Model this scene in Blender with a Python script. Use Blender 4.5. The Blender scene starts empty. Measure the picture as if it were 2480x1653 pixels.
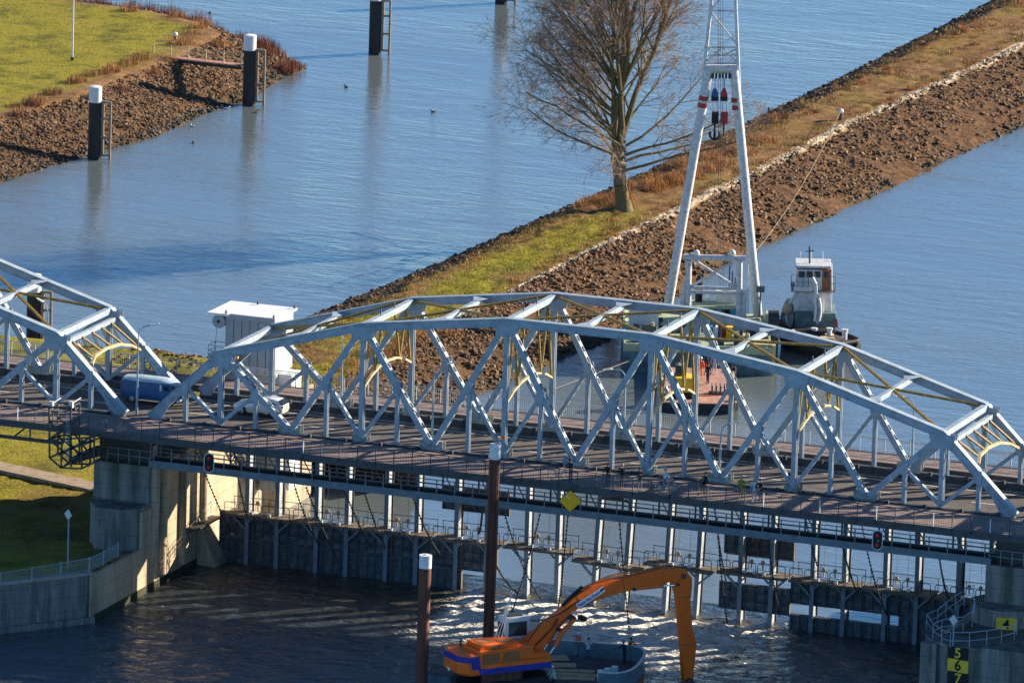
import bpy, math, random
import numpy as np
from mathutils import Vector, Matrix, noise
random.seed(7)
sc = bpy.context.scene
col = sc.collection
R_ = math.radians

# ---------------- camera, sky, sun, exposure ----------------
CAM = np.array([260.450606, -622.647640, 154.562923])
YAW, PITCH, ROLL, FPX = -0.355671386, 0.215879693, -0.0299505641, math.exp(9.99960179)
def _rot():
    cy, sy = math.cos(YAW), math.sin(YAW); cp, sp = math.cos(PITCH), math.sin(PITCH)
    f = np.array([sy*cp, cy*cp, -sp]); r = np.array([cy, -sy, 0.0]); d = np.cross(f, r)
    c, s = math.cos(ROLL), math.sin(ROLL)
    return c*r+s*d, -s*r+c*d, f
CR, CD, CF = _rot()
cam_d = bpy.data.cameras.new("camera"); cam = bpy.data.objects.new("camera", cam_d); col.objects.link(cam)
M = Matrix(((CR[0], -CD[0], -CF[0], CAM[0]), (CR[1], -CD[1], -CF[1], CAM[1]), (CR[2], -CD[2], -CF[2], CAM[2]), (0, 0, 0, 1)))
cam.matrix_world = M
cam_d.sensor_width = 36; cam_d.lens = FPX*36/2480; cam_d.clip_start = 5; cam_d.clip_end = 6000
sc.camera = cam
SUN_AZ = Vector((0.707, 0.707)); SUN_EL = R_(21)
w = bpy.data.worlds.new("World"); sc.world = w; w.use_nodes = True
nt = w.node_tree; nt.nodes.clear()
wo = nt.nodes.new('ShaderNodeOutputWorld'); bg = nt.nodes.new('ShaderNodeBackground'); sk = nt.nodes.new('ShaderNodeTexSky')
sk.sky_type = 'NISHITA'; sk.sun_disc = False; sk.sun_elevation = SUN_EL
sk.sun_rotation = math.atan2(SUN_AZ.x, SUN_AZ.y)
sk.air_density = 0.8; sk.dust_density = 0.15; sk.ozone_density = 5.0; sk.altitude = 1500
bg.inputs[1].default_value = 0.078
tint = nt.nodes.new('ShaderNodeMix'); tint.data_type = 'RGBA'; tint.blend_type = 'MULTIPLY'; tint.inputs[0].default_value = 1; tint.inputs[7].default_value = (.80, 1.03, 1.06, 1)
nt.links.new(sk.outputs[0], tint.inputs[6]); nt.links.new(tint.outputs[2], bg.inputs[0]); nt.links.new(bg.outputs[0], wo.inputs[0])
sl = bpy.data.lights.new("sun", 'SUN'); sl.energy = 5.0; sl.angle = R_(0.5); sl.color = (1.0, 0.85, 0.66)
so = bpy.data.objects.new("sun", sl); col.objects.link(so)
sd = Vector((SUN_AZ.x*math.cos(SUN_EL), SUN_AZ.y*math.cos(SUN_EL), math.sin(SUN_EL)))
so.rotation_euler = sd.to_track_quat('Z', 'Y').to_euler()
sc.view_settings.view_transform = 'Standard'; sc.view_settings.look = 'None'
sc.view_settings.exposure = 1.22; sc.view_settings.gamma = 1

ZU, ZD = -12.4, -12.9          # upstream / downstream water level
RT = Vector((math.cos(YAW), -math.sin(YAW), 0)); FW = Vector((math.sin(YAW), math.cos(YAW), 0))
def _v(px, py): return CF*FPX + CR*(px-1240) + CD*(py-826.5)
def at(px, py, z):
    v = _v(px, py); t = (z-CAM[2])/v[2]; return Vector((CAM+v*t).tolist())
def onp(px, py, P0, n):        # point on a vertical plane through P0 with normal n
    v = _v(px, py); n = np.array(n[:]); t = ((np.array(P0[:])-CAM)@n)/(v@n); return Vector((CAM+v*t).tolist())
def onY(px, py, Y): return onp(px, py, (0, Y, 0), (0, 1, 0))
def onX(px, py, X): return onp(px, py, (X, 0, 0), (1, 0, 0))

# ---------------- materials ----------------
MAT = {}
def mat(name, c, rough=.6, metal=0., var=.25, scale=3., c2=None, amt=.5, bump=0., bscale=20., sp=.5, emit=None, streak=False, thr=.55, tex=None, lime=None):
    m = bpy.data.materials.new(name); m.use_nodes = True; n = m.node_tree; b = n.nodes['Principled BSDF']
    b.inputs['Roughness'].default_value = rough; b.inputs['Metallic'].default_value = metal
    b.inputs['Specular IOR Level'].default_value = sp
    tc = n.nodes.new('ShaderNodeTexCoord'); mp = n.nodes.new('ShaderNodeMapping')
    n.links.new(tc.outputs['Object'], mp.inputs[0])
    if streak: mp.inputs['Scale'].default_value = (1, 1, .12)
    nz = n.nodes.new('ShaderNodeTexNoise'); nz.inputs['Scale'].default_value = scale; nz.inputs['Detail'].default_value = 6; nz.inputs['Roughness'].default_value = .65
    n.links.new(mp.outputs[0], nz.inputs['Vector'])
    mr = n.nodes.new('ShaderNodeMapRange'); mr.inputs[1].default_value = .3; mr.inputs[2].default_value = .7
    mr.inputs[3].default_value = 1-var; mr.inputs[4].default_value = 1+var
    n.links.new(nz.outputs[0], mr.inputs[0])
    mx = n.nodes.new('ShaderNodeMix'); mx.data_type = 'RGBA'; mx.inputs[6].default_value = (*c, 1)
    if c2:
        nz2 = n.nodes.new('ShaderNodeTexNoise'); nz2.inputs['Scale'].default_value = scale*1.7; nz2.inputs['Detail'].default_value = 8; nz2.inputs['Roughness'].default_value = .7
        n.links.new(mp.outputs[0], nz2.inputs['Vector'])
        m2 = n.nodes.new('ShaderNodeMapRange'); m2.inputs[1].default_value = thr-.08; m2.inputs[2].default_value = thr+.08; m2.inputs[4].default_value = amt
        n.links.new(nz2.outputs[0], m2.inputs[0]); n.links.new(m2.outputs[0], mx.inputs[0]); mx.inputs[7].default_value = (*c2, 1)
    else: mx.inputs[0].default_value = 0
    cout = mx.outputs[2]
    if lime:
        mp3 = n.nodes.new('ShaderNodeMapping'); mp3.inputs['Scale'].default_value = (1, 1, .10); n.links.new(tc.outputs['Object'], mp3.inputs[0])
        n3 = n.nodes.new('ShaderNodeTexNoise'); n3.inputs['Scale'].default_value = 3.2; n3.inputs['Detail'].default_value = 5; n.links.new(mp3.outputs[0], n3.inputs['Vector'])
        r3 = n.nodes.new('ShaderNodeMapRange'); r3.inputs[1].default_value = .64; r3.inputs[2].default_value = .72; r3.inputs[4].default_value = .8; n.links.new(n3.outputs[0], r3.inputs[0])
        m3 = n.nodes.new('ShaderNodeMix'); m3.data_type = 'RGBA'; n.links.new(r3.outputs[0], m3.inputs[0]); n.links.new(cout, m3.inputs[6]); m3.inputs[7].default_value = (*lime, 1)
        # dark joints of the formwork lifts
        mp4 = n.nodes.new('ShaderNodeSeparateXYZ'); n.links.new(tc.outputs['Object'], mp4.inputs[0])
        fr = n.nodes.new('ShaderNodeMath'); fr.operation = 'PINGPONG'; fr.inputs[1].default_value = .55; n.links.new(mp4.outputs[2], fr.inputs[0])
        lt = n.nodes.new('ShaderNodeMath'); lt.operation = 'LESS_THAN'; lt.inputs[1].default_value = .022; n.links.new(fr.outputs[0], lt.inputs[0])
        sc4 = n.nodes.new('ShaderNodeMath'); sc4.operation = 'MULTIPLY'; sc4.inputs[1].default_value = .55; n.links.new(lt.outputs[0], sc4.inputs[0])
        m4 = n.nodes.new('ShaderNodeMix'); m4.data_type = 'RGBA'; n.links.new(sc4.outputs[0], m4.inputs[0]); n.links.new(m3.outputs[2], m4.inputs[6]); m4.inputs[7].default_value = (.05, .045, .035, 1); cout = m4.outputs[2]
    ml = n.nodes.new('ShaderNodeVectorMath'); ml.operation = 'SCALE'
    n.links.new(cout, ml.inputs[0]); n.links.new(mr.outputs[0], ml.inputs['Scale'])
    n.links.new(ml.outputs[0], b.inputs['Base Color'])
    if bump:
        nb = n.nodes.new('ShaderNodeTexNoise'); nb.inputs['Scale'].default_value = bscale; nb.inputs['Detail'].default_value = 6
        n.links.new(tc.outputs['Object'], nb.inputs['Vector'])
        bp = n.nodes.new('ShaderNodeBump'); bp.inputs['Strength'].default_value = 1; bp.inputs['Distance'].default_value = bump
        n.links.new(nb.outputs[0], bp.inputs['Height']); n.links.new(bp.outputs[0], b.inputs['Normal'])
    if emit:
        b.inputs['Emission Color'].default_value = (*c, 1); b.inputs['Emission Strength'].default_value = emit
    MAT[name] = m; return m
mat('steel', (.30, .375, .435), .55, var=.22, scale=1.3, c2=(.22, .17, .12), amt=.7, thr=.63)
mat('steel_low', (.42, .45, .46), .6, var=.2, scale=2, c2=(.20, .22, .12), amt=.8, thr=.5)
mat('ochre', (.30, .19, .03), .6, var=.35, scale=3, c2=(.14, .10, .03), amt=.7)
mat('cream', (.55, .45, .24), .6, var=.15, scale=3)
mat('darksteel', (.055, .065, .075), .6, var=.35, scale=2, c2=(.10, .05, .03), amt=.5)
mat('bluesteel', (.16, .21, .26), .5, var=.25, scale=1.5, c2=(.10, .07, .05), amt=.5, thr=.6)
mat('yoke_lit', (.34, .38, .42), .5, var=.25, scale=1.5, c2=(.22, .16, .08), amt=.7, thr=.58)
mat('gate', (.055, .068, .085), .75, var=.45, scale=1.1, c2=(.15, .16, .165), amt=.75, bump=.05, bscale=6, thr=.52)
mat('platform', (.20, .15, .10), .85, var=.3, scale=2, c2=(.08, .08, .08), amt=.8, thr=.5)
mat('gateedge', (.14, .12, .09), .8)
mat('walk', (.25, .18, .16), .9, var=.25, scale=1.5, c2=(.16, .15, .15), amt=.4)
mat('asphalt', (.085, .075, .07), .9, var=.3, scale=.8, c2=(.15, .13, .11), amt=.6, bump=.01)
mat('paint', (.75, .72, .66), .7, var=.15)
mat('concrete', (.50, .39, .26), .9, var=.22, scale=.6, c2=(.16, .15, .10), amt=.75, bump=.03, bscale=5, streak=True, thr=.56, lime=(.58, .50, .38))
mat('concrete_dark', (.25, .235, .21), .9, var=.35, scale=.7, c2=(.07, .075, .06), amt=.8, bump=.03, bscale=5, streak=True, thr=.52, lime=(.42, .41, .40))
mat('moss', (.05, .052, .025), 1, var=.4, scale=1.5)
mat('white', (.80, .80, .78), .5, var=.06)
mat('offwhite', (.62, .63, .62), .6, var=.15, scale=2, c2=(.3, .22, .15), amt=.4, thr=.65)
mat('housegrey', (.33, .36, .39), .7, var=.08, scale=1.5)
mat('greywhite', (.58, .60, .60), .5, var=.22, scale=2.5, c2=(.24, .15, .09), amt=.8, thr=.6)
mat('pile', (.035, .032, .03), .8, var=.4, scale=2)
mat('pilewood', (.30, .24, .17), .8, var=.3, scale=3)
mat('pilewhite', (.75, .76, .75), .6, var=.1, c2=(.3, .28, .25), amt=.6, thr=.62, streak=True, scale=3)
mat('rust', (.16, .055, .03), .75, var=.35, scale=1.5, c2=(.05, .025, .02), amt=.8, streak=True)
mat('orange', (1.0, .15, .004), .4, var=.10, scale=2, c2=(.42, .10, .02), amt=.5, thr=.62)
mat('orange_dark', (.35, .12, .03), .6, var=.25)
mat('navy', (.02, .03, .30), .4, var=.15)
mat('black', (.015, .015, .018), .6, var=.3)
mat('rubber', (.02, .02, .022), .85, var=.3)
mat('glass', (.02, .03, .04), .08, sp=.8, var=.1)
mat('chrome', (.75, .76, .78), .25, .9, var=.05)
mat('vanblue', (.006, .075, .22), .45, var=.2, scale=1.5, c2=(.01, .13, .28), amt=.5)
mat('vanroof', (.36, .50, .58), .5, var=.2, scale=3, c2=(.7, .74, .76), amt=.6)
mat('carwhite', (.70, .70, .71), .25, .25, var=.04)
mat('lampglass', (.80, .80, .74), .3, var=.05)
mat('red', (.38, .025, .025), .5, var=.15)
mat('redlamp', (.45, .01, .02), .4, emit=.05)
mat('green', (.02, .25, .10), .5)
mat('yellow', (1.0, .50, .0), .6, var=.05)
mat('signyellow', (.92, .56, .03), .6, var=.15)
mat('signblack', (.01, .01, .012), .7)
mat('turq', (.03, .42, .55), .5, var=.12)
mat('deckgreen', (.42, .50, .30), .7, var=.2, scale=2, c2=(.25, .2, .12), amt=.6)
mat('hullgreen', (.10, .19, .19), .7, var=.3, scale=1, c2=(.08, .05, .04), amt=.6)
mat('hull', (.028, .032, .038), .7, var=.4, c2=(.12, .045, .03), amt=.5, thr=.6)
mat('pathdirt', (.36, .27, .19), .95, var=.25, scale=1.5, c2=(.2, .17, .09), amt=.7)
mat('teal', (.11, .17, .20), .6, var=.25, scale=1.5, c2=(.05, .10, .12), amt=.6)
mat('pinkdeck', (.45, .24, .17), .85, var=.3, scale=1.2, c2=(.25, .16, .13), amt=.7)
mat('bargedeck', (.085, .07, .07), .85, var=.4, scale=1.2, c2=(.22, .12, .09), amt=.6)
mat('tan', (.55, .38, .22), .8, var=.2, c2=(.3, .2, .12), amt=.5)
mat('woodbrown', (.32, .13, .05), .6, var=.2)
mat('hivis', (.85, .11, .03), .6, emit=None)
mat('skin', (.45, .24, .16), .6, var=.05)
mat('navycloth', (.02, .025, .05), .9); mat('blackcloth', (.015, .014, .016), .9); mat('jeans', (.05, .09, .18), .9)
mat('redcloth', (.5, .02, .03), .9); mat('olive', (.22, .20, .03), .9); mat('whitecloth', (.6, .62, .62), .9)
mat('lightblue', (.40, .50, .62), .9); mat('pinkcloth', (.5, .12, .14), .9); mat('mint', (.35, .6, .45), .8); mat('greycloth', (.2, .2, .22), .9)
mat('hair', (.05, .03, .02), .9); mat('hairgrey', (.35, .33, .31), .9); mat('helmetblue', (.05, .2, .5), .4)
mat('bark', (.15, .115, .06), .95, var=.4, scale=4, c2=(.15, .14, .03), amt=.8, bump=.03, bscale=9)
mat('twig', (.27, .175, .11), .9, var=.3, scale=.5)
mat('rockA', (.07, .045, .03), .95, var=.5, scale=1.3, c2=(.20, .12, .065), amt=.6)
mat('rockB', (.18, .10, .048), .95, var=.5, scale=1.3)
mat('rockwet', (.035, .032, .022), .7, var=.5, scale=1.3, c2=(.06, .065, .025), amt=.6)
mat('rockdust', (.26, .16, .085), .95, var=.4, scale=1.3)
mat('rockpale', (.80, .68, .48), .95, var=.25, scale=1.3)
mat('reed', (.42, .21, .075), .95, var=.35, scale=.7)
mat('reedred', (.22, .085, .05), .95, var=.35, scale=.7)
mat('grassblade', (.34, .30, .03), .95, var=.45, scale=.25)
mat('strawblade', (.36, .26, .09), .95, var=.4, scale=.4)
mat('rope', (.36, .29, .2), .9); mat('gull', (.75, .75, .75), .8); mat('duckdark', (.03, .025, .02), .8)
mat('foamwhite', (.8, .8, .76), .8)

# ---------------- mesh builder ----------------
class MB:
    def __init__(s): s.v = []; s.f = []
    def add(s, vs, fs):
        o = len(s.v); s.v += [tuple(p) for p in vs]; s.f += [tuple(i+o for i in q) for q in fs]
    def box(s, c, d, rz=0., M=None):
        x, y, z = d[0]/2, d[1]/2, d[2]/2; c = Vector(c)
        Rm = Matrix.Rotation(rz, 3, 'Z') if rz else Matrix.Identity(3)
        if M is not None: Rm = M
        vs = [c+Rm@Vector((a*x, b*y, e*z)) for a in (-1, 1) for b in (-1, 1) for e in (-1, 1)]
        s.add(vs, [(0, 1, 3, 2), (4, 6, 7, 5), (0, 4, 5, 1), (2, 3, 7, 6), (0, 2, 6, 4), (1, 5, 7, 3)]); return s
    def bx(s, x0, x1, y0, y1, z0, z1): return s.box(((x0+x1)/2, (y0+y1)/2, (z0+z1)/2), (abs(x1-x0), abs(y1-y0), abs(z1-z0)))
    def beam(s, a, b, w, h, side=None, w2=None, h2=None):   # w across (side dir), h in the other
        a = Vector(a); b = Vector(b); d = (b-a)
        if d.length < 1e-6: return s
        d.normalize()
        sd_ = Vector(side) if side is not None else d.cross(Vector((0, 0, 1)))
        sd_ = sd_ - d*sd_.dot(d)
        if sd_.length < 1e-4: sd_ = d.orthogonal()
        sd_.normalize(); u = sd_.cross(d).normalized(); w2 = w if w2 is None else w2; h2 = h if h2 is None else h2
        vs = [a+sd_*(i*w/2)+u*(j*h/2) for i, j in ((-1, -1), (1, -1), (1, 1), (-1, 1))]+[b+sd_*(i*w2/2)+u*(j*h2/2) for i, j in ((-1, -1), (1, -1), (1, 1), (-1, 1))]
        s.add(vs, [(3, 2, 1, 0), (4, 5, 6, 7), (0, 1, 5, 4), (1, 2, 6, 5), (2, 3, 7, 6), (3, 0, 4, 7)]); return s
    def tube(s, a, b, r, r2=None, n=8, cap=True):
        a = Vector(a); b = Vector(b); d = b-a
        if d.length < 1e-6: return s
        d.normalize(); r2 = r if r2 is None else r2; u = d.orthogonal().normalized(); v = d.cross(u)
        vs = []
        for p, rr in ((a, r), (b, r2)):
            for i in range(n):
                t = 2*math.pi*i/n; vs.append(p+(u*math.cos(t)+v*math.sin(t))*rr)
        fs = [(i, (i+1) % n, n+(i+1) % n, n+i) for i in range(n)]
        if cap: fs += [tuple(range(n))[::-1], tuple(range(n, 2*n))]
        s.add(vs, fs); return s
    def path(s, pts, r, n=6):
        for a, b in zip(pts, pts[1:]): s.tube(a, b, r, n=n)
        return s
    def lathe(s, c, prof, n=16, axis='Z', M=None):   # prof [(r,z)...]
        c = Vector(c); vs = []; A = {'Z': (Vector((1, 0, 0)), Vector((0, 1, 0)), Vector((0, 0, 1))), 'Y': (Vector((1, 0, 0)), Vector((0, 0, 1)), Vector((0, 1, 0))), 'X': (Vector((0, 1, 0)), Vector((0, 0, 1)), Vector((1, 0, 0)))}[axis]
        if M is not None: A = tuple(M@q for q in A)
        for r, z in prof:
            for i in range(n):
                t = 2*math.pi*i/n; vs.append(c+A[0]*(r*math.cos(t))+A[1]*(r*math.sin(t))+A[2]*z)
        fs = []
        for k in range(len(prof)-1):
            for i in range(n): fs.append((k*n+i, k*n+(i+1) % n, (k+1)*n+(i+1) % n, (k+1)*n+i))
        fs += [tuple(range(n))[::-1], tuple(range((len(prof)-1)*n, len(prof)*n))]
        s.add(vs, fs); return s
    def ball(s, c, r, sx=1, sy=1, sz=1, n=8):
        k = n//2+1; prof = [(max(.001, math.sin(math.pi*i/k))*r, -math.cos(math.pi*i/k)*r*sz) for i in range(k+1)]
        o = len(s.v); s.lathe(c, prof, n)
        if sx != 1 or sy != 1:
            for i in range(o, len(s.v)):
                p = s.v[i]; s.v[i] = (c[0]+(p[0]-c[0])*sx, c[1]+(p[1]-c[1])*sy, p[2])
        return s
    def prism(s, pts, vec):     # polygon (3d pts) extruded by vec
        n = len(pts); vec = Vector(vec); a = [Vector(p) for p in pts]
        s.add(a+[p+vec for p in a], [tuple(range(n))[::-1], tuple(range(n, 2*n))]+[(i, (i+1) % n, n+(i+1) % n, n+i) for i in range(n)]); return s
    def loft(s, rings, close=True, caps=True):
        n = len(rings[0]); vs = [p for r in rings for p in r]; fs = []
        for k in range(len(rings)-1):
            for i in range(n if close else n-1): fs.append((k*n+i, k*n+(i+1) % n, (k+1)*n+(i+1) % n, (k+1)*n+i))
        if caps: fs += [tuple(range(n))[::-1], tuple(range((len(rings)-1)*n, len(rings)*n))]
        s.add(vs, fs); return s
    def build(s, name, m, parent=None, world=True, smooth=False, label=None, bevel=0.):
        off = Vector(parent_loc(parent)) if (parent is not None and world) else Vector((0, 0, 0))
        me = bpy.data.meshes.new(name)
        me.from_pydata([(p[0]-off.x, p[1]-off.y, p[2]-off.z) for p in s.v], [], s.f); me.validate(); me.update()
        me.materials.append(MAT[m] if isinstance(m, str) else m)
        o = bpy.data.objects.new(name, me); col.objects.link(o)
        if parent is not None: o.parent = parent
        if smooth: me.polygons.foreach_set('use_smooth', [True]*len(me.polygons)); me.set_sharp_from_angle(angle=R_(42))
        if bevel:
            bm_ = o.modifiers.new('bevel', 'BEVEL'); bm_.width = bevel; bm_.segments = 2; bm_.limit_method = 'ANGLE'
        if label: o['label'] = label
        return o
def parent_loc(p):
    L = Vector((0, 0, 0))
    while p is not None: L += p.location; p = p.parent
    return L
def thing(name, label, cat, loc=(0, 0, 0), rz=0., group=None):
    o = bpy.data.objects.new(name, None); col.objects.link(o); o.location = loc; o.rotation_euler = (0, 0, rz); o.empty_display_size = .3
    o['label'] = label; o['category'] = cat
    if group: o['group'] = group
    return o
def tag(o, label, cat, group=None):
    o['label'] = label; o['category'] = cat
    if group: o['group'] = group
    return o
def kind(o, k='structure', label=None):
    o['kind'] = k
    if label: o['label'] = label
    return o
def copy_tree(o, parent=None):
    c = o.copy(); col.objects.link(c); c.parent = parent
    for ch in [k for k in o.children]: copy_tree(ch, c)
    return c
def V(*a): return Vector(a)
def fbm(x, y, s=1., seed=0., o=4): return noise.fractal(Vector((x*s+seed, y*s-seed, seed)), 1.0, 2.0, o)
def interp(t, ps):
    if t <= ps[0][0]: return ps[0][1]
    for (a, b), (c, d) in zip(ps, ps[1:]):
        if t <= c: return b+(d-b)*(t-a)/(c-a)
    return ps[-1][1]
# ---------------- truss bridge ----------------
PN = 5.75; WD = 10.19
HT = {0: 0, 1: 5.46, 3: 8.71, 5: 10.23, 7: 10.23, 9: 8.71, 11: 5.46, 12: 0}
def camb(x): return 0.12*(1-((x-34.5)/34.5)**2)
def TN(i, y): return V(i*PN, y, HT[i]+camb(i*PN))
def BN(i, y): return V(i*PN, y, camb(i*PN)-.05)
SIDE = V(0, 1, 0)
def laced(mb, a, b, wy, h, t=.05, step=.85, bl=.42):
    a = Vector(a); b = Vector(b); d = (b-a).normalized(); u = SIDE.cross(d).normalized()
    for s in (-1, 1): mb.beam(a+SIDE*(s*wy/2), b+SIDE*(s*wy/2), t, h, SIDE)
    L = (b-a).length; n = max(1, int(L/step))
    for k in range(n):
        c = a+d*((k+.5)*L/n)
        for s in (-1, 1): mb.beam(c-d*bl/2+u*(s*(h/2-.02)), c+d*bl/2+u*(s*(h/2-.02)), wy-t-.004, .035, SIDE)
def Ibeam(mb, a, b, wy, h):
    for s in (-1, 1): mb.beam(Vector(a)+SIDE*(s*wy/2), Vector(b)+SIDE*(s*wy/2), .06, h, SIDE)
    mb.beam(a, b, wy-.064, .05, SIDE)
far_ = 0
def gusset(mb, c, poly, y):
    for s in (-1, 1):
        pts = [V(c.x+px, y+s*.285-.02, c.z+pz) for px, pz in poly]; mb.prism(pts, (0, .04, 0))
    mb.box((c.x, y-.0, c.z-.0 if far_ else c.z), (.08, .56, .08))
def truss_side(root, y, far):
    P = lambda mb, nm, m='steel': mb.build(nm, m, root, world=False)
    tops = [0, 1, 3, 5, 7, 9, 11, 12]
    # top chord and end posts
    def chordseg(mb, a, b):
        mb.beam(a, b, .48, .57, SIDE)
        d = (b-a).normalized(); u = d.cross(SIDE).normalized(); u = u if u.z > 0 else -u
        mb.beam(a+u*.305, b+u*.305, .64, .05, SIDE)
        mb.beam(a-u*.295, b-u*.295, .58, .03, SIDE)
    mb = MB()
    for k in range(1, len(tops)-2): chordseg(mb, TN(tops[k], y), TN(tops[k+1], y))
    for k in range(1, len(tops)-1):
        p = TN(tops[k], y); mb.lathe(p-SIDE*.249, [(.29, 0), (.29, .498)], 14, 'Y')
    P(mb, 'top_chord')
    for a, b in ((0, 1), (12, 11)):
        mb = MB(); A = TN(a, y) if a not in (0, 12) else BN(a, y); B = TN(b, y); chordseg(mb, A, B)
        # flared foot plates
        d = (B-A).normalized(); mb.prism([A+V(0, -.31, -.25), A+d*3+V(0, -.31, 0), A+V(.9 if a == 0 else -.9, -.31, -.25)], (0, .04, 0))
        P(mb, 'end_post')
    # bottom chord (dark girder beside the road)
    mb = MB(); pts = [BN(i, y) for i in range(0, 13)]
    for a, b in zip(pts, pts[1:]): mb.beam(a-V(0, 0, .42), b-V(0, 0, .42), .46, .78, SIDE)
    for i in range(0, 49):
        x = i*69/48; mb.box((x, y-.27 if not far else y-.26, camb(x)-.45), (.05, .08, .7))
    P(mb, 'bottom_chord', 'darksteel')
    # low blocks and bearings between road and walkway
    for i in range(24):
        x = PN/4+i*PN/2; mb = MB()
        mb.box((x, y-.55, -.02), (.5, .3, .24)); mb.box((x+.34, y-.5, .02), (.2, .22, .3)); P(mb, 'chord_block', 'darksteel')
    # diagonals
    dg = [(1, 2), (3, 2), (3, 4), (5, 4), (5, 6), (7, 6), (7, 8), (9, 8), (9, 10), (11, 10)]
    for t, b in dg:
        mb = MB(); laced(mb, TN(t, y), BN(b, y)+V(0, 0, .1), .42, .44); P(mb, 'diagonal')
    for i in (1, 3, 5, 7, 9, 11):
        mb = MB(); Ibeam(mb, TN(i, y), BN(i, y), .34, .37); P(mb, 'post')
    # half-panel posts and sub-diagonals
    segs = [((0, 0), (1, 1))]+[((b, 0), (t, 1)) for t, b in dg]+[((12, 0), (11, 1))]
    for (b, _), (t, _) in segs:
        A = BN(b, y); B = TN(t, y); Mx = (A+B)/2
        if b in (0, 12): Mx = A+(B-A)*.5
        mb = MB(); Ibeam(mb, Mx, V(Mx.x, y, camb(Mx.x)-.1), .26, .29); P(mb, 'half_post')
        mb = MB(); laced(mb, Mx-(V(0, 0, .15)), BN(t, y)+V(0, 0, .12), .24, .28, .04, .7, .38); P(mb, 'sub_diagonal')
        mb = MB(); s = 1 if t > b else -1
        gusset(mb, Mx, [(-.26, .25), (.24, .4), (.34, .05), (.22, -.6), (-.22, -.6), (-.36, -.15)], y); P(mb, 'gusset_plate')
    for i in (1, 3, 5, 7, 9, 11):
        mb = MB(); sl_ = 0
        gusset(mb, TN(i, y), [(-1.05, .05), (1.05, .05), (.98, -.32), (.70, -1.15), (.26, -1.0), (-.26, -1.0), (-.70, -1.15), (-.98, -.32)], y); P(mb, 'gusset_plate')
    for i in range(2, 11):
        w_ = 1.0 if i % 2 == 0 else .66; h_ = .62 if i % 2 == 0 else .5
        mb = MB(); gusset(mb, BN(i, y), [(-w_*.8, -.14), (w_*.8, -.14), (w_*.95, .12), (w_*.95, h_), (w_*.3, .24), (-w_*.3, .24), (-w_*.95, h_), (-w_*.95, .12)], y)
        P(mb, 'gusset_plate', 'steel_low')
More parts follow.
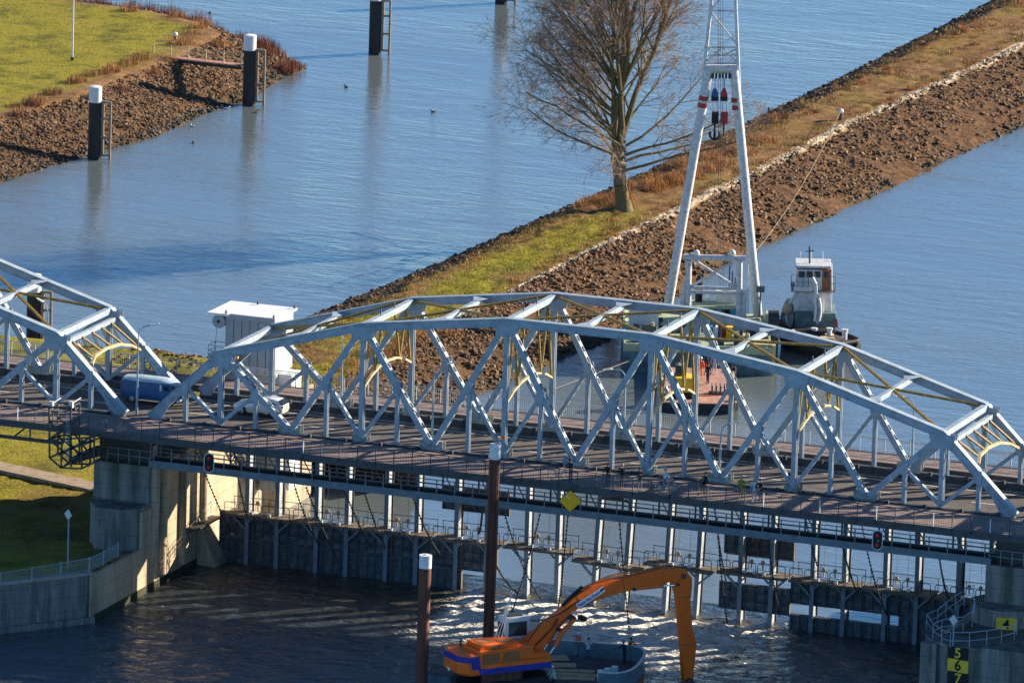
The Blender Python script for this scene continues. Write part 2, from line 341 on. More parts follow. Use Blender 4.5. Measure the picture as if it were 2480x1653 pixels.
def span(label):
    root = thing('truss_bridge_span', label, 'bridge', (0, 0, 0), 0, 'steel truss spans of the road bridge')
    truss_side(root, 0, False); truss_side(root, WD, True)
    P = lambda mb, nm, m='steel': mb.build(nm, m, root, world=False)
    tops = [1, 3, 5, 7, 9, 11]; st = []
    for k, i in enumerate(tops):
        a, b = TN(i, .25), TN(i, WD-.25)
        mb = MB(); mb.beam(a+V(0, 0, .02), b+V(0, 0, .02), .42, .46, V(1, 0, 0)); P(mb, 'top_strut')
        if k < 5:
            a = (TN(i, .25)+TN(tops[k+1], .25))/2; b = a+V(0, WD-.5, 0)
            mb = MB(); mb.beam(a, b, .34, .40, V(1, 0, 0))
            for q, s in ((a, 1), (b, -1)):
                mb.prism([q+V(-.75, 0, .2), q+V(.75, 0, .2), q+V(.17, s*1.6, .2), q+V(-.17, s*1.6, .2)], (0, 0, .03))
            P(mb, 'top_strut')
            for s in (0, 1):
                A = TN(i, .35 if s else WD-.35)+V(.3, 0, .12); B = TN(tops[k+1], WD-.35 if s else .35)+V(-.3, 0, .12+.04*s)
                mb = MB()
                for o_ in (-.1, .1): mb.beam(A+V(0, o_, 0), B+V(0, o_, 0), .07, .16)
                n = 14
                for j in range(n):
                    c = A+(B-A)*((j+.5)/n); mb.box(c, (.3, .26, .03))
                P(mb, 'lateral_brace', 'ochre')
    # sway frames with a cream arch strut
    for i in (3, 5, 7, 9):
        X = i*PN; z0 = camb(X); mb = MB()
        arch = [(.25, 4.0), (1.6, 4.55), (3.2, 4.95), (5.1, 5.1), (7, 4.95), (8.6, 4.55), (WD-.25, 4.0)]
        for (ya, za), (yb, zb) in zip(arch, arch[1:]): mb.beam(V(X, ya, za+z0), V(X, yb, zb+z0), .2, .15, V(1, 0, 0))
        P(mb, 'sway_arch', 'cream')
        top = HT[i]+z0-.3; n = 6
        for s in (-1, 1):
            mb = MB()
            y0 = WD/2+s*(WD/2-.3); yc = WD/2+s*1.3
            zz = [(y0, interp(min(y0, WD-y0) if 1 else 0, arch[:4])), ]
            pts = []
            for j in range(4):
                yy = y0+(yc-y0)*j/3; q = min(yy, WD-yy)
                pts.append(V(X, yy, (interp(q, arch[:4]) if j % 2 == 0 else top)+(z0 if j % 2 == 0 else 0)))
            for a, b in zip(pts, pts[1:]):
                mb.beam(a, b, .16, .11, V(1, 0, 0))
            P(mb, 'sway_lattice', 'ochre')
        for yy in (3.4, 6.2): P(MB().box((X, yy, HT[i]+z0+.45), (.08, .1, .55)), 'strut_peg', 'darksteel')
    # portals in the end-post planes
    for b, t in ((0, 1), (12, 11)):
        B = BN(b, 0); T = TN(t, 0); d = (B-T)
        def pp(y, q): return V(T.x+d.x*q, y, T.z+d.z*q)
        mb = MB(); mb.beam(pp(.25, .10), pp(WD-.25, .10), .3, .34, V(1, 0, 0)); P(mb, 'portal_strut')
        arch = [(.25, .52), (1.3, .41), (2.7, .35), (5.1, .33), (7.5, .35), (8.9, .41), (WD-.25, .52)]
        mb = MB()
        for (ya, qa), (yb, qb) in zip(arch, arch[1:]): mb.beam(pp(ya, qa), pp(yb, qb), .22, .2, V(1, 0, 0))
        P(mb, 'portal_arch', 'cream')
        mb = MB(); n = 10
        for j in range(n):
            ya = .4+(WD-.8)*j/n; yb = .4+(WD-.8)*(j+1)/n
            qa = .12 if j % 2 else interp(ya, arch)-.02; qb = interp(yb, arch)-.02 if j % 2 else .12
            mb.beam(pp(ya, qa)+V(.06, 0, 0), pp(yb, qb)+V(.06, 0, 0), .06, .13, V(1, 0, 0)); mb.beam(pp(ya, qa)-V(.08, 0, 0), pp(yb, qb)-V(.08, 0, 0), .05, .12, V(1, 0, 0))
        P(mb, 'portal_lattice', 'ochre')
    # floor: cross girders and stringers under the road
    for i in range(0, 13):
        mb = MB(); x = i*PN; mb.beam(V(x, .3, -1.1), V(x, WD-.3, -1.1), .35, .55, V(1, 0, 0)); P(mb, 'cross_girder', 'darksteel')
    for y in (1.6, 3.9, 6.3, 8.6):
        mb = MB(); mb.bx(-1, 70, y-.12, y+.12, -1.1, -.82); P(mb, 'stringer', 'darksteel')
    return root
main_span = span('long pale steel truss span with yellow bracing crossing the weir openings')
left_span = copy_tree(main_span); left_span.location = (-71.1, 0, 0)
left_span['label'] = 'pale steel truss span cut off by the left edge, behind the blue van'
right_span = copy_tree(main_span); right_span.location = (71.1, 0, 0)
right_span['label'] = 'pale steel truss span just beginning at the right edge past the round pier'

# road deck, kerbs and walkways
XL, XR = -80, 150
mb = MB(); mb.bx(XL, XR, .95, 9.24, -.8, -.62); kind(mb.build('road', 'asphalt'), 'structure', 'dark asphalt carriageway of the bridge')
mb = MB()
for k in range(int((XR-XL)/9)):
    x = XL+k*9; mb.bx(x, x+3, 5.04, 5.16, -.62, -.612)
for y in (1.5, 8.7): mb.bx(XL, XR, y-.06, y+.06, -.62, -.612)
kind(mb.build('road_markings', 'paint'))
for a_, b_ in ((.5, .95), (9.24, 9.66)): kind(MB().bx(XL, XR, a_, b_, -.9, -.50).build('kerb', 'concrete_dark'))
def walkway(y0, y1, label, brk):
    t = thing('walkway', label, 'walkway', (XL, y0, 0))
    MB().bx(XL, XR, y0, y1, -.16, 0.0).build('walk_deck', 'walk', t)
    mb = MB()
    for yy in (y0-.07, y1+.07): mb.bx(XL, XR, yy-.07, yy+.07, -.5, .03)
    mb.build('edge_beam', 'darksteel', t)
    k = -14
    while k < 50:
        mb = MB()
        x = k*PN/2; a = V(x, .3 if y1 < 5 else WD-.3, -.75); b = V(x, y0 if y1 < 5 else y1, -.42)
        mb.beam(a-V(0, 0, .25), b, .12, .16, V(1, 0, 0)); mb.beam(a+V(0, 0, .4), V(x, b.y, -.25), .2, .16, V(1, 0, 0)); k += 1
        mb.build('bracket', 'darksteel', t)
    return t
walkway(-6.1, -1.15, 'reddish footway with people along the near side of the truss bridge', -1)
walkway(11.7, 14.5, 'pinkish footway along the far side of the truss bridge', 1)
def railing(nm, label, y, x0, n, step, h, m, litpost=(), bs=.13, bw=.022):
    t = thing(nm, label, 'railing', (x0, y, 0))
    for k in range(n+1):
        x = x0+k*step; mm = 'offwhite' if k in litpost else m  # listed posts get a paler colour standing in for sunlight on them
        MB().bx(x-.035, x+.035, y-.04, y+.04, -.3, h+.02).build('post', mm, t)
        if k < n:
            mb = MB(); mb.bx(x+.06, x+step-.06, y-.02, y+.02, .10, .14); mb.bx(x+.06, x+step-.06, y-.02, y+.02, h-.12, h-.08)
            j = x+.14
            while j < x+step-.1: mb.box((j, y, (h+.02)/2), (bw, bw, h-.22)); j += bs
            mb.build('bar_panel', m, t)
    MB().bx(x0, x0+n*step, y-.03, y+.03, h+.021, h+.08).build('handrail', m, t)
    return t
random.seed(3)
railing('railing', 'dark bar railing along the near footway, in front of the watching people', -6.2, -20, 68, 1.46, 1.05, 'darksteel', (8, 24, 49, 52, 55, 58, 61, 66, 67))
railing('railing', 'light grey bar railing along the far footway of the bridge', 14.6, -26, 50, 2.0, 1.1, 'housegrey', (), .17, .016)

# ---------------- street lamps on the bridge ----------------
def lamp(label, x, y, z0, h, arm):
    t = thing('street_lamp', label, 'street lamp', (x, y, z0), 0, 'street lamps along the bridge')
    mb = MB(); mb.tube((0, 0, 0), (0, 0, 2.2), .10, .10, 10); mb.tube((0, 0, 2.2), (0, 0, h-.9), .075, .05, 10); mb.build('pole', 'steel', t, world=False)
    A = Vector(arm); pts = [V(0, 0, h-.9), V(0, 0, h-.45)+A*.06, V(0, 0, h-.2)+A*.2, V(0, 0, h-.05)+A*.45, V(0, 0, h)+A]
    MB().path(pts, .045, 8).build('arm', 'steel', t, world=False)
    d = A.normalized(); e = pts[-1]
    mb = MB(); mb.beam(e, e+d*.75, .26, .12, None, .16, .08); mb.build('lamp_head', 'lampglass', t, world=False, bevel=.03)
    return t
def lamp_px(label, bx_, by_, z, ytop, arm, plane_y=None):
    p = at(bx_, by_, z) if plane_y is None else onY(bx_, by_, plane_y)
    top = onp(bx_, ytop, p, FW); lamp(label, p.x, p.y, p.z, top.z-p.z, arm)
lamp_px('tall lamp post beside the blue van between the two truss spans', 331, 1003, 0, 792, (.85, .25, .2))
lamp_px('lamp post rising through the truss left of the rusty pile, arm bent to the right', 1046, 1074, 0, 888, (.9, .35, .25))
lamp_px('thin lamp post on the far side against the lawn by the machine house', 826, 975, 0, 812, (-.3, .25, .1))
lamp_px('lamp post in front of the work barge, its head bent to the left', 1511, 1010, 0, 893, (-1.0, -.1, -.1), 11.2)
lamp_px('lamp post at the middle of the right half of the truss, standing at the footway', 1742, 1155, 0, 1030, (.5, .5, .1))
lamp_px('lamp post behind the right end of the truss, arm to the left', 2208, 1130, 0, 964, (-.75, -.2, .05), 11.3)
lamp_px('lamp post standing in the left truss span in front of the river', 113, 905, 0, 738, (-.5, .2, .15), 11.3)
# ---------------- weir: yokes, gates, gantry ----------------
YG = 8.4
def rounded_rail(mb, x0, x1, y, z, h=.95):
    pts = [V(x0, y, z), V(x0, y, z+h-.12), V(x0+.12, y, z+h), V(x1-.12, y, z+h), V(x1, y, z+h-.12), V(x1, y, z)]
    mb.path(pts, .032, 5); mb.tube((x0, y, z+h*.5), (x1, y, z+h*.5), .022, n=4)
def make_yoke(k, label, platx=(-2.75, 2.75), zp=-8.75, rail=True):
    cx = 5.75*k+.2
    t = thing('weir_yoke', label, 'weir frame', (cx, YG, zp), 0, 'steel yokes carrying the weir gates')
    for s in (-1, 1):
        x = s*1.25; mb = MB(); zb, zt = -13.9-zp, -1.2-zp
        mb.bx(x-.17, x+.17, -.03, .03, zb, zt); pm = mb.build('post', 'bluesteel', t, world=False)
        mb = MB(); mb.bx(x-.03, x+.03, .035, 1.07, zb, zt); mb.build('post_web', 'yoke_lit', pm, world=False)  # pale web between darker flanges: sunlight and shade put into the colours
        mb = MB(); mb.bx(x-.15, x+.15, 1.075, 1.13, zb, zt); mb.build('post_flange', 'darksteel', pm, world=False)
    mb = MB(); x0, x1 = platx; mb.bx(x0, x1, -1.15, .0-.035, -.1, -.02); mb.bx(x0, x1, -1.2, -1.16, -.16, .05); mb.bx(x0, -1.5, .0, 1.0, -.1, -.02); mb.bx(1.5, x1, .0, 1.0, -.1, -.02); mb.build('platform', 'platform', t, world=False)
    for s in (-1, 1):
        MB().beam(V(s*1.42, -.1, -1.25), V(s*2.6, -.1, -.12), .12, .16, SIDE).build('platform_brace', 'bluesteel', t, world=False)
        MB().beam(V(s*1.08, -.1, -.75), V(s*.5, -.1, -.14), .12, .14, SIDE).build('platform_brace', 'bluesteel', t, world=False)
    if rail:
        mb = MB(); xs = [x0+.05, x0+1.05, x0+1.25, -.9, -.75, .35, .5, 1.6, 1.75, x1-.05]
        for a, b in zip(xs[::2], xs[1::2]): rounded_rail(mb, a, b, -1.1, 0)
        mb.tube((x0, .9, .95), (x1, .9, .95), .03, n=5); mb.tube((x0, .9, .5), (x1, .9, .5), .02, n=4)
        for j in range(4): xx = x0+.1+(x1-x0-.2)*j/3; mb.tube((xx, .9, 0), (xx, .9, .95), .03, n=5)
        mb.build('guard_rail', 'darksteel', t, world=False)
    mb = MB(); mb.bx(-.56, .56, .1, .9, -3.75-zp, -1.7-zp); mb.build('winch_box', 'black', t, world=False, bevel=.03)
    mb = MB()
    for s in (-1, 1):
        mb.beam(V(s*.6, .4, -3.0-zp), V(s*1.1, .4, -3.9-zp), .1, .14, SIDE); mb.tube((s*.45, .3, -3.8-zp), (s*.45, .3, .9), .012, n=4)
    mb.bx(-1.24, 1.24, .2, .4, -4.0-zp, -3.82-zp)
    mb.build('winch_frame', 'darksteel', t, world=False)
    for s in (-1, 1):
        mb = MB(); mb.lathe((s*.45, .2, .75), [(.1, 0), (.16, .03), (.16, .09), (.1, .12)], 12, 'Y'); mb.box((s*.45, .26, .45), (.1, .06, .5)); mb.build('pulley_block', 'tan', t, world=False)
    for xx in (-.7, .1, .8):
        mb = MB(); mb.box((xx, -.5, .10), (.28, .25, .2)); mb.tube((xx+.1, -.5, .2), (xx+.25, -.5, .42), .04, n=6); mb.build('deck_fitting', 'white', t, world=False)
    return t
y1 = make_yoke(1, 'steel weir frame with railed platform, the one next to the left concrete pier')
names = {2: 'second weir frame from the left pier, above the closed dark gates', 3: 'third weir frame from the left pier, above the closed dark gates',
 4: 'weir frame with a raised gate panel, just left of the tall rusty pile', 5: 'weir frame standing alone in the open water left of the yellow diamond sign',
 8: 'weir frame with raised gates between the open water and the right gate wall', 9: 'weir frame left of the red signal light on the right', 10: 'weir frame below the red signal light on the right', 11: 'weir frame next to the round right pier'}
for k, lb in names.items():
    c = copy_tree(y1); c.location.x = 5.75*k+.2; c['label'] = lb
for k, lb, ang, dz in ((6, 'damaged leaning weir frame with twisted legs behind the excavator boom', .045, -.55), (7, 'damaged leaning weir frame right of the excavator arm bend', .035, -.1)):
    c = copy_tree(y1); c.location = (5.75*k+.05, YG, -8.75+dz); c.rotation_euler = (0, ang, 0); c['label'] = lb
# gates
def gate(x, z0, z1, label, grp='weir gate panels', wd=2.875, Y=YG+.32):
    t = thing('gate_panel', label, 'gate panel', (x, Y, z0), 0, grp)
    h = z1-z0; MB().bx(.0, wd, 0, .10, 0, h).build('plate', 'gate', t, world=False)
    mb = MB(); n = max(2, int(h/.55)+1)
    for j in range(n): z = .06+(h-.12)*j/(n-1); mb.bx(.05, wd-.05, -.16, -.005, z-.035, z+.035)
    for xx in (.12, .8, 1.45, 2.1, wd-.12): mb.bx(xx-.03, xx+.03, -.12, -.004, .11, h-.11)
    mb.build('rib', 'gate', t, world=False)
    MB().bx(wd-.05, wd-.0, -.17, .14, .0, h+.02).build('edge_seal', 'gateedge', t, world=False)
    return t
g0 = gate(2.3, -13.6, -11.0, 'dark ribbed lower gate panel in the closed wall beside the left pier')
g1 = gate(2.3, -11.0, -8.88, 'dark ribbed upper gate panel in the closed wall beside the left pier')
def gcp(g, x, z, lb):
    c = copy_tree(g); c.location = (x, YG+.32, z); c['label'] = lb
xs = [2.3+2.875*i for i in range(0, 8)]
for i in range(1, 8):
    if i < 7: gcp(g0, xs[i], -13.6, 'dark ribbed lower gate panel in the closed left part of the weir')
    gcp(g1, xs[i], -11.0 if i < 6 else -11.35, 'dark ribbed upper gate panel in the closed left part of the weir')
xr = [48.9+2.875*i for i in range(0, 7)]
for i in range(7):
    lo = -13.75 if i < 3 else -13.6
    gcp(g0, xr[i], lo-(.55 if i < 3 else 0), 'dark ribbed lower gate panel in the closed right part of the weir')
    gcp(g1, xr[i], -11.0+(.1 if i < 3 else 0), 'dark ribbed upper gate panel in the closed right part of the weir')
for i, x in enumerate((43.2, 46.05)):
    gcp(g1, x, -11.9, 'dark gate panel hanging clear of the water in the right half of the weir')
def raised(px0, px1, py0, py1, lb, Y=9.9):
    a = onY(px0, py0, Y); b = onY(px1, py1, Y); n = 2; wd = (b.x-a.x)/n
    for i in range(n):
        g = gate(a.x+i*wd, a.z-1.9, a.z, lb, 'gate panels hoisted under the bridge', wd, Y)
raised(1072, 1236, 1172, 1230, 'dark gate panel hoisted high under the bridge left of the rusty pile')
raised(1755, 1926, 1278, 1310, 'dark gate panel hoisted high under the bridge on the right half')
# gantry walkway
GY = -3.0
t = thing('service_gantry', 'long blue-grey service gangway with handrails slung under the bridge', 'gangway', (1.4, GY, -3.1))
mb = MB()
for z in (-2.72, -3.12): mb.bx(1.2, 68.2, GY-.05, GY+.12, z-.07, z+.07)
mb.bx(1.2, 68.2, GY-.02, GY+.04, -3.05, -2.79); mb.build('beam', 'bluesteel', t)
mb = MB(); mb.bx(1.2, 68.2, GY+.13, GY+1.1, -2.75, -2.70); mb.build('gangway_deck', 'darksteel', t)
MB().bx(1.2, 68.2, GY+1.11, GY+1.25, -3.1, -2.6).build('rear_beam', 'darksteel', t)
for dy, nm in ((.0, 'handrail'), (1.15, 'handrail')):
    mb = MB()
    for z in (-2.25, -1.9, -1.62): mb.tube((1.2, GY+dy, z), (68.2, GY+dy, z), .032, n=5)
    mb.build(nm, 'bluesteel', t)
for i in range(47):
    x = 1.6+i*1.4375; MB().bx(x-.04, x+.04, GY-.02, GY+.04, -2.66, -1.6).build('post', 'bluesteel', t)
for i in range(24):
    x = 1.6+i*2.875; mb = MB(); mb.bx(x-.06, x+.06, GY+1.26, GY+1.38, -3.0, -1.0); mb.beam(V(x, GY+1.3, -1.2), V(x+.8, GY+1.3, -2.6), .05, .08, SIDE); mb.build('hanger', 'darksteel', t)
# under-deck girder of left span
t = thing('underdeck_truss', 'dark lattice girder hanging below the footway of the left span', 'girder', (-40, -4, -2))
mb = MB(); mb.bx(-60, -5.5, -4.1, -3.9, -2.0, -1.75); mb.bx(-60, -5.5, -4.1, -3.9, -.75, -.55)
mb.build('chord', 'darksteel', t)
mb = MB()
for i in range(20):
    x = -60+i*2.8
    mb.beam(V(x, -4, -1.85), V(x+1.4, -4, -.65), .08, .14, SIDE); mb.beam(V(x+1.4, -4, -.65), V(x+1.4, -4, -1.85), .06, .1, SIDE)
mb.build('web_bars', 'darksteel', t)
# chains
def chain(a, b, sag, label, ends=None):
    mb = MB(); n = 14; pts = []
    for i in range(n+1):
        s = i/n; p = a.lerp(b, s); p.z -= sag*4*s*(1-s); pts.append(p)
    mb.path(pts, .04, 5)
    for i in range(n*2):
        s = i/(n*2); p = a.lerp(b, s); p.z -= sag*4*s*(1-s); mb.box(p, (.13, .13, .09))
    o = mb.build('hoist_chain', 'black'); tag(o, label, 'chain', 'hoisting chains of the weir frames')
crops = [(478, 1098, 574, 1320), (568, 1100, 600, 1255), (694, 1107, 772, 1318), (742, 1180, 820, 1360), (862, 1120, 935, 1330), (985, 1155, 1065, 1340), (820, 1150, 900, 1330),
         (1168, 1240, 1160, 1290), (1222, 1244, 1310, 1450), (1202, 1370, 1260, 1440), (1310, 1235, 1235, 1495), (1376, 1240, 1352, 1470), (1498, 1235, 1524, 1525), (1730, 1225, 1760, 1412),
         (1736, 1255, 1762, 1510), (1935, 1180, 1980, 1372), (1860, 1300, 1888, 1490), (2087, 1270, 2148, 1490), (2040, 1320, 2075, 1430), (2275, 1350, 2300, 1452)]
for j, (x0, y0, x1, y1_) in enumerate(crops):
    a = onY(x0, y0, -1.5); b = onY(x1, y1_, 5.5)
    if b.z < -12.9: b = at(x1, y1_, -12.95)
    side = 'left' if x0 < 1150 else 'right'
    chain(a, b, .25+.2*(j % 3), 'black hoist chain slanting down from the %s half of the bridge towards the weir' % side)

# ---------------- pier, wall ----------------
def pier(xc, mir, label):
    t = thing('bridge_pier', label, 'bridge pier', (xc, 9, -9.3)); s = -1 if mir else 1
    X = lambda v: xc+s*v
    # v: + towards the weir opening; inner face at 2.35
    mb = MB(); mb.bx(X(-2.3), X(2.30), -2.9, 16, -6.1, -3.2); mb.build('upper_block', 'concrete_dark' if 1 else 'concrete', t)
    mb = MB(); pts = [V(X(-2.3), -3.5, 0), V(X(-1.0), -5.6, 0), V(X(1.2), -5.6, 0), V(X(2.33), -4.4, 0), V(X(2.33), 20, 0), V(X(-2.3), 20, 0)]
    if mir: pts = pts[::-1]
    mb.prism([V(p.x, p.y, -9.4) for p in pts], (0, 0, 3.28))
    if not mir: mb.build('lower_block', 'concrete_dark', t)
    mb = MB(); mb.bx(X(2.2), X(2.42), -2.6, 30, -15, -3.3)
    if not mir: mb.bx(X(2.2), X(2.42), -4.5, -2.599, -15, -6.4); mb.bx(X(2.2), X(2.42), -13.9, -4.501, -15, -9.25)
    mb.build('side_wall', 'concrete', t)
    for yy, z1 in () if mir else ((-2.2, -3.35), (-.6, -3.35), (3.2, -3.35), (7.4, -3.35)): MB().lathe((X(2.42), yy, 0), [(.42, -12), (.42, z1), (.1, z1+.3)], 14).build('half_column', 'concrete', t, smooth=True)
    mb = MB(); prof = [(.0, -15), (2.0, -15), (1.7, -13.2), (.85, -11.3), (.25, -9.9), (0, -9.2)]
    mb.prism([V(X(2.43+a), 6.6, z) for a, z in prof][::(-1 if not mir else 1)], (0, 3.2, 0)); mb.build('gate_seat', 'concrete', t)
    mb = MB(); mb.bx(X(2.5), X(3.4), 4.0, 9, -9.6, -9.45)
    for j in range(14): yy = -2+j*.8; z = -12+j*.22; mb.tube((X(2.75), yy, z), (X(2.75), yy, z+.95), .025, n=5); 
    mb.tube((X(2.75), -2, -11.05), (X(2.75), 8.4, -8.2), .03, n=5); mb.tube((X(2.75), -2, -11.5), (X(2.75), 8.4, -8.65), .02, n=5)
    mb.build('stair_rail', 'darksteel', t)
    for yy in (-1.0, 10.9):
        mb = MB(); mb.box((X(1.05), yy+.6, -2.65), (1.2, 1.0, 1.1)); mb.box((X(1.05), yy+.6, -1.9), (.7, .7, .5)); mb.build('bearing', 'darksteel', t)
        MB().box((X(-1.05), yy+.6, -2.65), (1.0, 1.0, 1.1)).build('bearing', 'darksteel', t)
    MB().bx(X(-2.3), X(1.9), -1.9, -1.7, -3.15, -.6).build('end_girder', 'darksteel', t)
    mb = MB()
    for yy in (-2.6,):
        for z in (-2.1, -2.6): mb.tube((X(-2.2), yy, z), (X(2.3), yy, z), .03, n=5)
        for j in range(6): mb.tube((X(-2.2+j*.88), yy, -3.2), (X(-2.2+j*.88), yy, -2.08), .03, n=5)
    mb.build('guard_rail', 'steel', t)
    mb = MB(); mb.bx(X(2.421), X(2.45), -13.5 if not mir else -2.5, 6.5, -13.2, -12.35); mb.build('algae_band', 'moss', t)
    return t
pier(-1.05, False, 'stepped concrete pier with a sunlit stained side wall at the left end of the weir')
pier(70.15, True, 'concrete pier at the right end of the weir behind the yellow number boards')
# left retaining wall
t = thing('quay_wall', 'low stained concrete quay wall running to the lower left corner under a railing', 'quay wall', (-2, -17, -13))
A = V(1.38, -13.6, 0); B = V(-3.9, -20.7, 0); Bx = V(-30, -55, 0); d = (B-A).normalized(); nrm = V(d.y, -d.x, 0)
nrm = nrm if nrm.y < 0 else -nrm
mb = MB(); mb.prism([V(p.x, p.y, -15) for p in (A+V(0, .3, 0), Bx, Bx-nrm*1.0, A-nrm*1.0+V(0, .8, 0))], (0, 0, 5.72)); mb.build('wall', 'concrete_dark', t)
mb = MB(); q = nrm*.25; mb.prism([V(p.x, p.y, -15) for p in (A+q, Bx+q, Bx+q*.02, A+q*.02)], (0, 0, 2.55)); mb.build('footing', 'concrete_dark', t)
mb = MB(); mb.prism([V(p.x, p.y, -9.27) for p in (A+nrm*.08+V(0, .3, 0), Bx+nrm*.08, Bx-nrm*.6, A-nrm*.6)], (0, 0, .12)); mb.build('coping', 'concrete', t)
# fence on the wall
fx = [at(*p, -9.2) for p in ((0, 1420), (77, 1408), (147, 1396), (216, 1384), (250, 1368), (286, 1348))]
fx = [at(-110, 1438, -9.2)]+fx
t = thing('fence', 'grey bar fence on top of the low quay wall at the lower left', 'fence', fx[3])
for a, b in zip(fx, fx[1:]):
    mb = MB(); mb.tube(a+V(0, 0, 1.05), b+V(0, 0, 1.05), .03, n=5); mb.tube(a+V(0, 0, .15), b+V(0, 0, .15), .025, n=5)
    n = int((b-a).length/.14)
    for j in range(1, n): p = a.lerp(b, j/n); mb.box(p+V(0, 0, .6), (.02, .02, .9))
    mb.build('bar_panel', 'housegrey', t)
for p in fx: MB().bx(p.x-.04, p.x+.04, p.y-.04, p.y+.04, p.z, p.z+1.15).build('post', 'steel', t)
# upstream quay wall with stair
t = thing('quay_wall', 'sunlit concrete wall with a stair behind the weir, left of the open water', 'quay wall', (1, 25, -9))
e = at(690, 1262, ZU); e2 = V(1.0, 16.5, 0)
mb = MB(); mb.prism([V(1.3, 19.9, -14), V(e.x, e.y, -14), V(e.x-.8, e.y+.2, -14), V(.2, 19.9, -14)], (0, 0, 5.6)); mb.build('wall', 'concrete', t)
mb = MB(); mb.prism([V(1.2, 19.8, -8.4), V(e.x-.1, e.y+.05, -8.4), V(-4.5, e.y+.5, -8.4), V(-4.5, 19.8, -8.4)], (0, 0, .12)); mb.build('slab', 'pinkdeck', t)
mb = MB(); sp = V(1.7, 12.0, -3.4)
for j in range(18): mb.box((1.75, 17.5-j*.33, -9.1+j*.3), (.8, .34, .08))
mb.beam(V(1.35, 17.8, -9.3), V(1.35, 11.6, -3.7), .06, .25); mb.beam(V(2.15, 17.8, -9.3), V(2.15, 11.6, -3.7), .06, .25)
mb.tube((2.15, 17.8, -8.3), (2.15, 11.6, -2.8), .03, n=5); mb.build('stair', 'darksteel', t)

# round downstream nose on the right with railings and boards
t = thing('round_pier_nose', 'round stained concrete platform with light railings and number boards at the lower right', 'pier nose', (69.5, -1, -15))
ZP = -7.3
c = at(2376, 1568, ZP)+FW*3.85; c = V(c.x, c.y, 0); c4 = at(2450, 1524, ZP)+FW*3.0; c4 = V(c4.x, c4.y, 0)
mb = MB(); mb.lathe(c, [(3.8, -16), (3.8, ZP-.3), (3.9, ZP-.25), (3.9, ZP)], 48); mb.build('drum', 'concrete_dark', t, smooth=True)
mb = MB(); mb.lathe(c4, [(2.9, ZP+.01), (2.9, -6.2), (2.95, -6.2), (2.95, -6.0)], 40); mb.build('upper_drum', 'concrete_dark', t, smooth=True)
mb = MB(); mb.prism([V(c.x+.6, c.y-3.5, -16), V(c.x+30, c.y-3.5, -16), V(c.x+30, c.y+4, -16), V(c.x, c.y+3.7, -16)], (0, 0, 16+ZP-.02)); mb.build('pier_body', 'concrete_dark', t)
sb = at(2250, 1556, ZP-.1); mb = MB(); mb.box((sb.x, sb.y+.6, ZP-4.1), (1.2, 1.4, 8)); mb.box((sb.x+1.2, sb.y+1.4, ZP-.25), (1.4, 1.0, .3)); mb.build('side_block', 'concrete_dark', t)
rp = [at(*q, ZP) for q in ((2280, 1561), (2301, 1567), (2347, 1567), (2389, 1562), (2425, 1556), (2456, 1547), (2462, 1535))]
mb = MB()
for p in rp: mb.tube(p, p+V(0, 0, 1.15), .035, n=6)
for a, b in zip(rp, rp[1:]): mb.tube(a+V(0, 0, 1.12), b+V(0, 0, 1.12), .035, n=6); mb.tube(a+V(0, 0, .5), b+V(0, 0, .5), .03, n=5)
mb.build('nose_rail', 'steel', t)
mb = MB()
lo = [at(*q, ZP) for q in ((2280, 1561), (2243, 1524), (2259, 1546))]
pu = [(2243, 1523, ZP), (2270, 1512, ZP+.1), (2290, 1495, ZP+.6), (2313, 1478, ZP+1), (2335, 1466, ZP+1.4), (2358, 1452, ZP+1.8)]
pv = [(2259, 1546, ZP), (2280, 1537, ZP), (2308, 1532, ZP+.1), (2332, 1530, ZP+.2), (2354, 1516, ZP+.6), (2360, 1485, ZP+1.2)]
for U in (pu, pv):
    Q = [at(x_, y_, z_) for x_, y_, z_ in U]
    for p in Q: mb.tube(p, p+V(0, 0, 1.15), .032, n=6)
    for a, b in zip(Q, Q[1:]): mb.tube(a+V(0, 0, 1.15), b+V(0, 0, 1.15), .035, n=6); mb.tube(a+V(0, 0, .6), b+V(0, 0, .6), .03, n=5)
Q = [at(2243, 1523, ZP), at(2259, 1546, ZP), at(2280, 1561, ZP)]
for a, b in zip(Q, Q[1:]): mb.tube(a+V(0, 0, 1.15), b+V(0, 0, 1.15), .035, n=6); mb.tube(a+V(0, 0, .6), b+V(0, 0, .6), .03, n=5)
mb.build('stair_rail', 'steel', t)
mb = MB(); a = at(2290, 1530, ZP); b = at(2350, 1490, ZP+1.4); mb.beam(a, b, 1.1, .2); mb.build('stair_flight', 'concrete_dark', t)
# number boards follow the drum
def text_mesh(s, size, m, parent, M, name='lettering', ext=.012, bold=.0):
    cu = bpy.data.curves.new(name, 'FONT'); cu.body = s; cu.size = size; cu.extrude = ext; cu.align_x = 'CENTER'; cu.align_y = 'CENTER'; cu.offset = bold
    ob = bpy.data.objects.new('tmp', cu); col.objects.link(ob); dg_ = bpy.context.evaluated_depsgraph_get()
    me = bpy.data.meshes.new_from_object(ob.evaluated_get(dg_)); bpy.data.objects.remove(ob)
    me.name = name; me.transform(M); me.materials.clear(); me.materials.append(MAT[m])
    o = bpy.data.objects.new(name, me); col.objects.link(o); o.parent = parent; return o
def board(px, py, Y_or_c, w_, h_, s, bgm, fgm, label, size, az, yoff=0, parent_loc_=None):
    p = Y_or_c
    t = thing('number_board', label, 'number board', p, az)
    MB().box((0, 0, 0), (w_, .05, h_)).build('plate', bgm, t, world=False)
    text_mesh(s, size, fgm, t, Matrix.Translation((0, -.045, 0))@Matrix.Rotation(R_(90), 4, 'X'), 'numeral', .012, .02)
    return t
AZ5 = R_(-12)
pb = onp(2312, 1612, V(68.5, -5.9, 0), FW)
